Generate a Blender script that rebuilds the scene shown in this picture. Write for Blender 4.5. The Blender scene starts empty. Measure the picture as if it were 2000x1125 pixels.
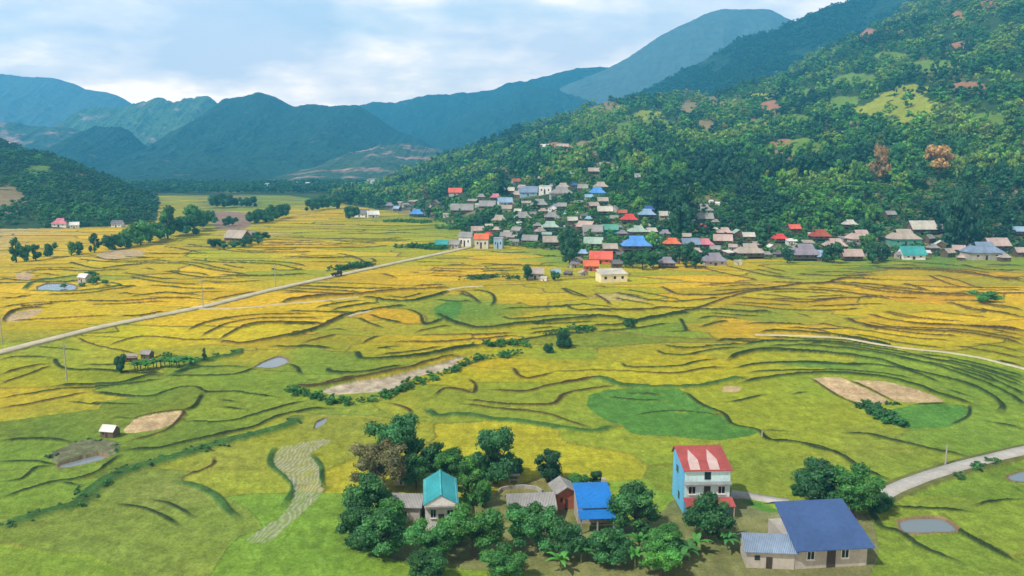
import bpy, math, random
import numpy as np
random.seed(7); rng = np.random.default_rng(7)
R = math.radians
C = bpy.context.scene.collection
S = bpy.context.scene

# ---------------------------------------------------------------- camera, sky, sun
CAMZ = 45.0; F = 1570.0; PITCH = math.atan(252.5 / F)
cam = bpy.data.objects.new('camera', bpy.data.cameras.new('camera')); C.objects.link(cam)
cam.location = (0, 0, CAMZ); cam.rotation_euler = (R(90) - PITCH, 0, 0)
cam.data.sensor_width = 36; cam.data.lens = 36 * F / 2000
cam.data.clip_start = 1; cam.data.clip_end = 60000
S.camera = cam
SUN_EL, SUN_AZ = 52.0, -125.0      # azimuth clockwise from +y: behind the camera, to its left
sun = bpy.data.objects.new('sun', bpy.data.lights.new('sun', 'SUN')); C.objects.link(sun)
sun.data.energy = 5.0; sun.data.angle = R(0.5); sun.data.color = (1, .95, .86)
sx = math.sin(R(SUN_AZ)) * math.cos(R(SUN_EL)); sy = math.cos(R(SUN_AZ)) * math.cos(R(SUN_EL)); sz = math.sin(R(SUN_EL))
from mathutils import Vector, Matrix
sun.rotation_euler = Vector((sx, sy, sz)).to_track_quat('Z', 'Y').to_euler()
S.view_settings.view_transform = 'Standard'; S.view_settings.look = 'None'
S.view_settings.gamma = 1; S.view_settings.exposure = 0.18
S.cycles.volume_bounces = 1; S.cycles.max_bounces = 6; S.cycles.diffuse_bounces = 2
S.cycles.transparent_max_bounces = 8

W = bpy.data.worlds.new('World'); S.world = W; W.use_nodes = True
nt = W.node_tree; N = nt.nodes; N.clear()
def nn(t, **k):
    n = N.new(t)
    for a, b in k.items(): setattr(n, a, b)
    return n
out = nn('ShaderNodeOutputWorld'); bg = nn('ShaderNodeBackground'); bg.inputs[1].default_value = 0.11
sky = nn('ShaderNodeTexSky', sky_type='NISHITA', sun_disc=False, sun_elevation=R(SUN_EL), sun_rotation=R(SUN_AZ),
         air_density=1.0, dust_density=1.0, ozone_density=2.0)
tc = nn('ShaderNodeTexCoord')
sep = nn('ShaderNodeSeparateXYZ'); nt.links.new(tc.outputs['Generated'], sep.inputs[0])
def M_(op, a, b=None, c=None):
    m = nn('ShaderNodeMath', operation=op)
    for i, v in enumerate((a, b, c)):
        if v is None: continue
        if isinstance(v, (int, float)): m.inputs[i].default_value = v
        else: nt.links.new(v, m.inputs[i])
    return m.outputs[0]
# cloud deck: direction projected on a flat layer above the valley
zc = M_('MAXIMUM', sep.outputs[2], 0.0)
dn = M_('ADD', zc, 0.24)
cx = M_('DIVIDE', sep.outputs[0], dn); cy = M_('DIVIDE', sep.outputs[1], dn)
cmb = nn('ShaderNodeCombineXYZ'); nt.links.new(cx, cmb.inputs[0]); nt.links.new(cy, cmb.inputs[1])
n1 = nn('ShaderNodeTexNoise'); nt.links.new(cmb.outputs[0], n1.inputs['Vector'])
n1.inputs['Scale'].default_value = .95; n1.inputs['Detail'].default_value = 7; n1.inputs['Roughness'].default_value = .5; n1.inputs['Distortion'].default_value = .25
n2 = nn('ShaderNodeTexNoise'); nt.links.new(cmb.outputs[0], n2.inputs['Vector'])
n2.inputs['Scale'].default_value = 1.25; n2.inputs['Detail'].default_value = 8; n2.inputs['Roughness'].default_value = .55
mp = nn('ShaderNodeMapping'); mp.inputs['Location'].default_value = (3.7, 1.2, 5); nt.links.new(cmb.outputs[0], mp.inputs[0]); nt.links.new(mp.outputs[0], n2.inputs['Vector'])
def ramp(src, stops):
    r = nn('ShaderNodeValToRGB'); nt.links.new(src, r.inputs[0]); el = r.color_ramp.elements
    while len(el) < len(stops): el.new(.5)
    for e, (p, c) in zip(el, stops): e.position = p; e.color = (*c, 1) if len(c) == 3 else c
    return r.outputs[0]
cover = ramp(n1.outputs[0], [(.30, (0,)*3), (.52, (1,)*3)])
shade = ramp(n2.outputs[0], [(.40, (14, 11.8, 11)), (.50, (21, 16.5, 13.2)), (.57, (30, 22, 15.5))])
blue = ramp(zc, [(0.0, (17, 14, 11)), (.10, (10.5, 11, 10.5)), (.22, (6.2, 8.8, 10)), (.5, (2.6, 4.6, 7.6))])
mx0 = nn('ShaderNodeMix', data_type='RGBA'); mx0.inputs[0].default_value = .75
nt.links.new(sky.outputs[0], mx0.inputs[6]); nt.links.new(blue, mx0.inputs[7])
mx = nn('ShaderNodeMix', data_type='RGBA'); nt.links.new(cover, mx.inputs[0]); nt.links.new(mx0.outputs[2], mx.inputs[6]); nt.links.new(shade, mx.inputs[7])
dim = ramp(zc, [(.20, (1,)*3), (.45, (.24,)*3)])
md_ = nn('ShaderNodeMix', data_type='RGBA', blend_type='MULTIPLY'); md_.inputs[0].default_value = 1; nt.links.new(mx.outputs[2], md_.inputs[6]); nt.links.new(dim, md_.inputs[7])
nt.links.new(md_.outputs[2], bg.inputs[0]); nt.links.new(bg.outputs[0], out.inputs[0])

# ---------------------------------------------------------------- picture <-> place
cp, sp = math.cos(PITCH), math.sin(PITCH)
def project(x, y, z):
    dz = z - CAMZ; dep = y * cp - dz * sp
    return 1000 + F * x / dep, 562.5 - F * (y * sp + dz * cp) / dep
def ucol(px): return (np.asarray(px, float) - 1000) / (F * 1.0128)
def zat(py, D):
    t = (562.5 - py) / F
    return CAMZ + D * (t * cp - sp) / (cp + t * sp)
PERM = rng.permutation(512).astype(np.int64); PERM = np.concatenate([PERM, PERM]); VAL = rng.random(512)
def vn(x, y, s=0):
    x = np.asarray(x, float); y = np.asarray(y, float)
    ix = np.floor(x).astype(np.int64); iy = np.floor(y).astype(np.int64); fx = x - ix; fy = y - iy
    fx = fx * fx * (3 - 2 * fx); fy = fy * fy * (3 - 2 * fy)
    def h(a, b): return VAL[PERM[(PERM[(a + s * 57) & 511] + b) & 511]]
    return (h(ix, iy) * (1 - fx) + h(ix + 1, iy) * fx) * (1 - fy) + (h(ix, iy + 1) * (1 - fx) + h(ix + 1, iy + 1) * fx) * fy
def fbm(x, y, o=4, s=0):
    r = 0; a = .5; t = 0
    for i in range(o):
        r = r + a * vn(x, y, s + i); t += a; a *= .5; x = x * 2.03 + 5.1; y = y * 2.03 + 1.7
    return r / t
def ridged(x, y, o=4, s=0):
    r = 0; a = .5; t = 0
    for i in range(o):
        r = r + a * (1 - np.abs(2 * vn(x, y, s + i) - 1)); t += a; a *= .5; x = x * 2.03 + 5.1; y = y * 2.03 + 1.7
    return r / t
def sstep(a, b, x): t = np.clip((x - a) / (b - a), 0, 1); return t * t * (3 - 2 * t)

# right-hand mountainside (village on its foot) and left-hand hill: foot and crest distance, crest height
KA = np.array([  # px, foot y, crest y, crest py
 (560, 1000, 1200, 384), (640, 860, 1150, 382), (700, 760, 1150, 375), (850, 600, 1250, 311), (950, 430, 1300, 275), (1000, 420, 1300, 256),
 (1090, 400, 1300, 226), (1150, 350, 1300, 205), (1250, 345, 1300, 188), (1400, 358, 1250, 176), (1500, 366, 1250, 150), (1650, 374, 1300, 80),
 (1800, 378, 1350, 0), (2000, 380, 1400, -120), (2500, 380, 1500, -330), (4000, 380, 1500, -400)], float)
KL = np.array([(-3000, 520, 950, 200), (-400, 520, 950, 240), (0, 520, 930, 276), (100, 525, 900, 302), (200, 540, 880, 344), (300, 580, 860, 384),
 (400, 640, 860, 424), (430, 660, 860, 428), (440, 700, 860, 450)], float)
def hillparts(x, y):
    u = x / np.maximum(y, 1); px = 1000 + u * F * 1.0128
    y0 = np.interp(px, KA[:, 0], KA[:, 1]); y1 = np.interp(px, KA[:, 0], KA[:, 2]); Z = zat(np.interp(px, KA[:, 0], KA[:, 3]), y1) - 6
    Z = np.maximum(Z, 0) * (px > 560)
    t = (y - y0) / (y1 - y0)
    n = (ridged(x / 210, y / 300, 4, 3) - .5) * .24 + (fbm(x / 60, y / 60, 3, 9) - .5) * .05
    s = np.where(t < 1, np.clip(t, 0, 1) ** 1.04, 1 - .75 * (1 - np.exp(-(t - 1) * 1.3)))
    za = Z * s * (1 + n * np.clip(t * 4, 0, 1))
    y0 = np.interp(px, KL[:, 0], KL[:, 1]); y1 = np.interp(px, KL[:, 0], KL[:, 2]); Z = np.maximum(zat(np.interp(px, KL[:, 0], KL[:, 3]), y1) - 5, 0) * (px < 440)
    t2 = (y - y0) / (y1 - y0)
    s = np.where(t2 < 1, np.clip(t2, 0, 1) ** .9, np.exp(-((t2 - 1) * 1.5) ** 2))
    zl = Z * s * (1 + ((ridged(x / 140, y / 160, 4, 21) - .5) * .3) * np.clip(t2 * 4, 0, 1))
    return za, zl, t, t2
def terr(x, y):
    x = np.asarray(x, float); y = np.asarray(y, float)
    za, zl, t, t2 = hillparts(x, y)
    return np.maximum(za, 0) + np.maximum(zl, 0)
def at(px, py, dy=0.0):
    """where the ray of a picture point meets the terrain"""
    py = py + dy
    fx = (px - 1000) / F; t = (562.5 - py) / F
    d = np.array([fx, cp + t * sp, t * cp - sp])
    s = np.geomspace(60, 6000, 3000)
    X, Y, Z = d[0] * s, d[1] * s, CAMZ + d[2] * s
    h = terr(X, Y); hit = np.nonzero(Z <= h)[0]
    if len(hit) == 0: i = len(s) - 1
    else: i = hit[0]
    return float(X[i]), float(Y[i]), float(h[i])
def flat(px, py):
    px = np.asarray(px, float); py = np.asarray(py, float)
    t = (562.5 - py) / F; k = -CAMZ / np.minimum(t * cp - sp, -1e-3)
    return (px - 1000) / F * k, (cp + t * sp) * k

# ---------------------------------------------------------------- mesh + tag helpers
def mesh_np(name, V, Fc, mat=None, cols=None, smooth=False, extra=None):
    me = bpy.data.meshes.new(name); V = np.asarray(V, np.float32); Fc = np.asarray(Fc, np.int32); k = Fc.shape[1]
    me.vertices.add(len(V)); me.vertices.foreach_set('co', V.ravel())
    me.loops.add(Fc.size); me.loops.foreach_set('vertex_index', Fc.ravel())
    me.polygons.add(len(Fc)); me.polygons.foreach_set('loop_start', np.arange(0, Fc.size, k, dtype=np.int32))
    me.polygons.foreach_set('loop_total', np.full(len(Fc), k, np.int32)); me.update(calc_edges=True)
    if smooth: me.polygons.foreach_set('use_smooth', np.ones(len(Fc), bool))
    if cols is not None:
        a = me.color_attributes.new('col', 'FLOAT_COLOR', 'POINT')
        a.data.foreach_set('color', np.concatenate([cols, np.ones((len(cols), 1))], 1).astype(np.float32).ravel())
    for nme, arr in (extra or {}).items():
        a = me.attributes.new(nme, 'FLOAT', 'POINT'); a.data.foreach_set('value', np.asarray(arr, np.float32))
    if mat: me.materials.append(mat)
    return me
def grid_faces(nr, nc):
    i = np.arange((nr - 1) * (nc - 1)); r = i // (nc - 1); c = i % (nc - 1); a = r * nc + c
    return np.stack([a, a + 1, a + nc + 1, a + nc], 1)
def obj(name, me, parent=None, loc=None, **p):
    o = bpy.data.objects.new(name, me); C.objects.link(o)
    if parent: o.parent = parent
    if loc is not None: o.location = loc
    for k, v in p.items(): o[k] = v
    return o
class MB:
    """collects boxes, prisms and tubes, builds ONE mesh"""
    def __init__(s): s.v = []; s.f = []
    def add(s, v, f):
        b = len(s.v); s.v += [tuple(map(float, p)) for p in v]; s.f += [tuple(b + i for i in q) for q in f]
    def box(s, x0, x1, y0, y1, z0, z1):
        s.add([(x0,y0,z0),(x1,y0,z0),(x1,y1,z0),(x0,y1,z0),(x0,y0,z1),(x1,y0,z1),(x1,y1,z1),(x0,y1,z1)],
              [(0,3,2,1),(4,5,6,7),(0,1,5,4),(1,2,6,5),(2,3,7,6),(3,0,4,7)])
    def slab(s, top, th):
        n = len(top); s.add(list(top) + [(x, y, z - th) for x, y, z in top],
              [tuple(range(n)), tuple(range(2*n-1, n-1, -1))] + [(i, n+i, n+(i+1)%n, (i+1)%n) for i in range(n)])
    def tube(s, pts, rad, n=6):
        pts = [Vector(p) for p in pts]; rings = []
        for i, p in enumerate(pts):
            d = (pts[min(i+1, len(pts)-1)] - pts[max(i-1, 0)]).normalized()
            a = d.cross(Vector((.3, .9, .1))).normalized(); b = d.cross(a)
            r = rad[i] if isinstance(rad, (list, tuple)) else rad
            rings.append([p + (a * math.cos(2*math.pi*k/n) + b * math.sin(2*math.pi*k/n)) * r for k in range(n)])
        v = [q for r in rings for q in r]; f = []
        for i in range(len(pts)-1):
            for k in range(n): f.append((i*n+k, i*n+(k+1)%n, (i+1)*n+(k+1)%n, (i+1)*n+k))
        f.append(tuple(range(n-1, -1, -1))); f.append(tuple((len(pts)-1)*n+k for k in range(n)))
        s.add(v, f)
    def mesh(s, name, mat):
        me = bpy.data.meshes.new(name); me.from_pydata(s.v, [], s.f); me.materials.append(mat); me.update(); return me
    def build(s, name, mat, parent=None, **k): return obj(name, s.mesh(name, mat), parent, **k)

# ---------------------------------------------------------------- materials
def newmat(name):
    m = bpy.data.materials.new(name); m.use_nodes = True; t = m.node_tree; b = t.nodes['Principled BSDF']
    b.inputs['Roughness'].default_value = .85; b.inputs['Specular IOR Level'].default_value = .25
    return m, t, b
def mul(t, a, b, fac=1.0, mode='MULTIPLY'):
    m = t.nodes.new('ShaderNodeMix'); m.data_type = 'RGBA'; m.blend_type = mode; m.inputs[0].default_value = fac
    for i, v in ((6, a), (7, b)):
        if hasattr(v, 'is_output') or isinstance(v, bpy.types.NodeSocket): t.links.new(v, m.inputs[i])
        else: m.inputs[i].default_value = (*v, 1)
    return m.outputs[2]
def noise_fac(t, scale, lo, hi, detail=4, coord='Object', stretch=None, p0=.3, p1=.7):
    tcn = t.nodes.new('ShaderNodeTexCoord'); n = t.nodes.new('ShaderNodeTexNoise'); v = tcn.outputs[coord]
    if stretch:
        mpn = t.nodes.new('ShaderNodeMapping'); mpn.inputs['Scale'].default_value = stretch; t.links.new(v, mpn.inputs[0]); v = mpn.outputs[0]
    t.links.new(v, n.inputs['Vector']); n.inputs['Scale'].default_value = scale; n.inputs['Detail'].default_value = detail
    r = t.nodes.new('ShaderNodeValToRGB'); t.links.new(n.outputs[0], r.inputs[0])
    e = r.color_ramp.elements; e[0].position = p0; e[1].position = p1
    e[0].color = (*(lo if isinstance(lo, tuple) else (lo,)*3), 1); e[1].color = (*(hi if isinstance(hi, tuple) else (hi,)*3), 1)
    return r.outputs[0], n.outputs[0]
_mc = {}
def mat_ground():
    m, t, b = newmat('ground'); a = t.nodes.new('ShaderNodeVertexColor'); a.layer_name = 'col'
    f1, _ = noise_fac(t, .035, (.86, .90, .82), (1.12, 1.08, 1.1)); f2, h = noise_fac(t, .45, .80, 1.18, 5); f3, _ = noise_fac(t, .13, (.92, .9, .9), (1.08, 1.1, 1.05), 4, stretch=(.35, 1, 1))
    f4, _ = noise_fac(t, 3.2, .80, 1.2, 3); f5, _ = noise_fac(t, .9, (.84, .86, .8), (1.14, 1.1, 1.16), 6, stretch=(1, .3, 1))
    c = mul(t, mul(t, mul(t, mul(t, mul(t, a.outputs[0], f1), f2), f3), f4), f5)
    # raked rows of drying straw where the 'rows' attribute is set
    at_ = t.nodes.new('ShaderNodeAttribute'); at_.attribute_name = 'rows'
    tcn = t.nodes.new('ShaderNodeTexCoord'); w = t.nodes.new('ShaderNodeTexWave'); w.bands_direction = 'X'
    t.links.new(tcn.outputs['Object'], w.inputs['Vector']); w.inputs['Scale'].default_value = .5; w.inputs['Distortion'].default_value = 22; w.inputs['Detail'].default_value = 3; w.inputs['Detail Scale'].default_value = .35
    r = t.nodes.new('ShaderNodeValToRGB'); t.links.new(w.outputs[0], r.inputs[0]); r.color_ramp.elements[0].position = .35; r.color_ramp.elements[1].position = .65
    r.color_ramp.elements[0].color = (.22, .22, .12, 1); r.color_ramp.elements[1].color = (.35, .34, .27, 1); r.color_ramp.elements[0].position = .2; r.color_ramp.elements[1].position = .8
    gp, _ = noise_fac(t, .8, .15, .95, 4); mg = t.nodes.new('ShaderNodeMath'); mg.operation = 'MULTIPLY'; t.links.new(at_.outputs['Fac'], mg.inputs[0]); t.links.new(gp, mg.inputs[1])
    mxn = t.nodes.new('ShaderNodeMix'); mxn.data_type = 'RGBA'; t.links.new(mg.outputs[0], mxn.inputs[0]); t.links.new(c, mxn.inputs[6]); t.links.new(r.outputs[0], mxn.inputs[7])
    t.links.new(mxn.outputs[2], b.inputs['Base Color'])
    bp = t.nodes.new('ShaderNodeBump'); bp.inputs['Strength'].default_value = .35; bp.inputs['Distance'].default_value = .25; t.links.new(h, bp.inputs['Height']); t.links.new(bp.outputs[0], b.inputs['Normal'])
    b.inputs['Specular IOR Level'].default_value = .1
    return m
def mat_leaf(name):
    m, t, b = newmat(name)
    a = t.nodes.new('ShaderNodeAttribute'); a.attribute_type = 'INSTANCER'; a.attribute_name = 'tint'
    r = t.nodes.new('ShaderNodeValToRGB'); t.links.new(a.outputs['Fac'], r.inputs[0]); e = r.color_ramp.elements
    stops = [(0, (.020, .085, .040)), (.25, (.040, .150, .044)), (.5, (.080, .26, .042)), (.7, (.17, .35, .045)), (.82, (.26, .29, .08)), (.9, (.20, .17, .10)), (1, (.46, .27, .09))]
    while len(e) < len(stops): e.new(.5)
    for q, (p, c) in zip(e, stops): q.position = p; q.color = (*c, 1)
    v = t.nodes.new('ShaderNodeVertexColor'); v.layer_name = 'col'
    oi = t.nodes.new('ShaderNodeObjectInfo'); mr = t.nodes.new('ShaderNodeMapRange'); t.links.new(oi.outputs['Random'], mr.inputs[0]); mr.inputs[3].default_value = .75; mr.inputs[4].default_value = 1.3
    c = mul(t, mul(t, r.outputs[0], v.outputs[0]), mr.outputs[0])
    t.links.new(c, b.inputs['Base Color']); b.inputs['Roughness'].default_value = .6; b.inputs['Specular IOR Level'].default_value = .35
    tr = t.nodes.new('ShaderNodeBsdfTranslucent'); t.links.new(mul(t, c, (1.2, 1.25, .5)), tr.inputs[0])
    ms = t.nodes.new('ShaderNodeMixShader'); ms.inputs[0].default_value = .22; t.links.new(b.outputs[0], ms.inputs[1]); t.links.new(tr.outputs[0], ms.inputs[2])
    t.links.new(ms.outputs[0], t.nodes['Material Output'].inputs[0])
    return m
LEAF = mat_leaf('leaf')
def mat_plain(name, col, rough=.8, scale=.6, lo=.62, hi=1.12, dirt=True, metallic=0, wave=0):
    k = (name, tuple(col))
    if k in _mc: return _mc[k]
    m, t, b = newmat(name); f, h = noise_fac(t, scale, lo, hi, 6, stretch=(1, 1, .35) if dirt else None)
    f2, _ = noise_fac(t, scale * 6, .88, 1.1, 4)
    c = mul(t, mul(t, tuple(col), f), f2)
    t.links.new(c, b.inputs['Base Color']); b.inputs['Roughness'].default_value = rough; b.inputs['Metallic'].default_value = metallic
    if wave:
        tcn = t.nodes.new('ShaderNodeTexCoord'); w = t.nodes.new('ShaderNodeTexWave'); w.bands_direction = 'X'; t.links.new(tcn.outputs['Object'], w.inputs['Vector']); w.inputs['Scale'].default_value = wave
        bp = t.nodes.new('ShaderNodeBump'); bp.inputs['Strength'].default_value = .8; bp.inputs['Distance'].default_value = .08; t.links.new(w.outputs[0], bp.inputs['Height']); t.links.new(bp.outputs[0], b.inputs['Normal'])
    _mc[k] = m
    return m
GLASS = mat_plain('dark_glass', (.02, .03, .04), .15, dirt=False); DARKW = mat_plain('dark_wood', (.06, .045, .035)); BARK = mat_plain('bark', (.10, .075, .05))
CONC = mat_plain('concrete', (.38, .36, .33))
# ---------------------------------------------------------------- traced field banks (region origin, zoom, points)
REG = {1: (1150, 500, 2.353), 2: (550, 540, 3.077), 3: (0, 360, 2.813), 4: (0, 740, 2.857), 5: (1200, 800, 2.5), 6: (640, 800, 3.333), 7: (660, 320, 4), 8: (1500, 320, 4), 9: (1280, 540, 2.778), 10: (780, 520, 4.167), 11: (0, 400, 4.167), 0: (0, 0, 1)}
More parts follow.
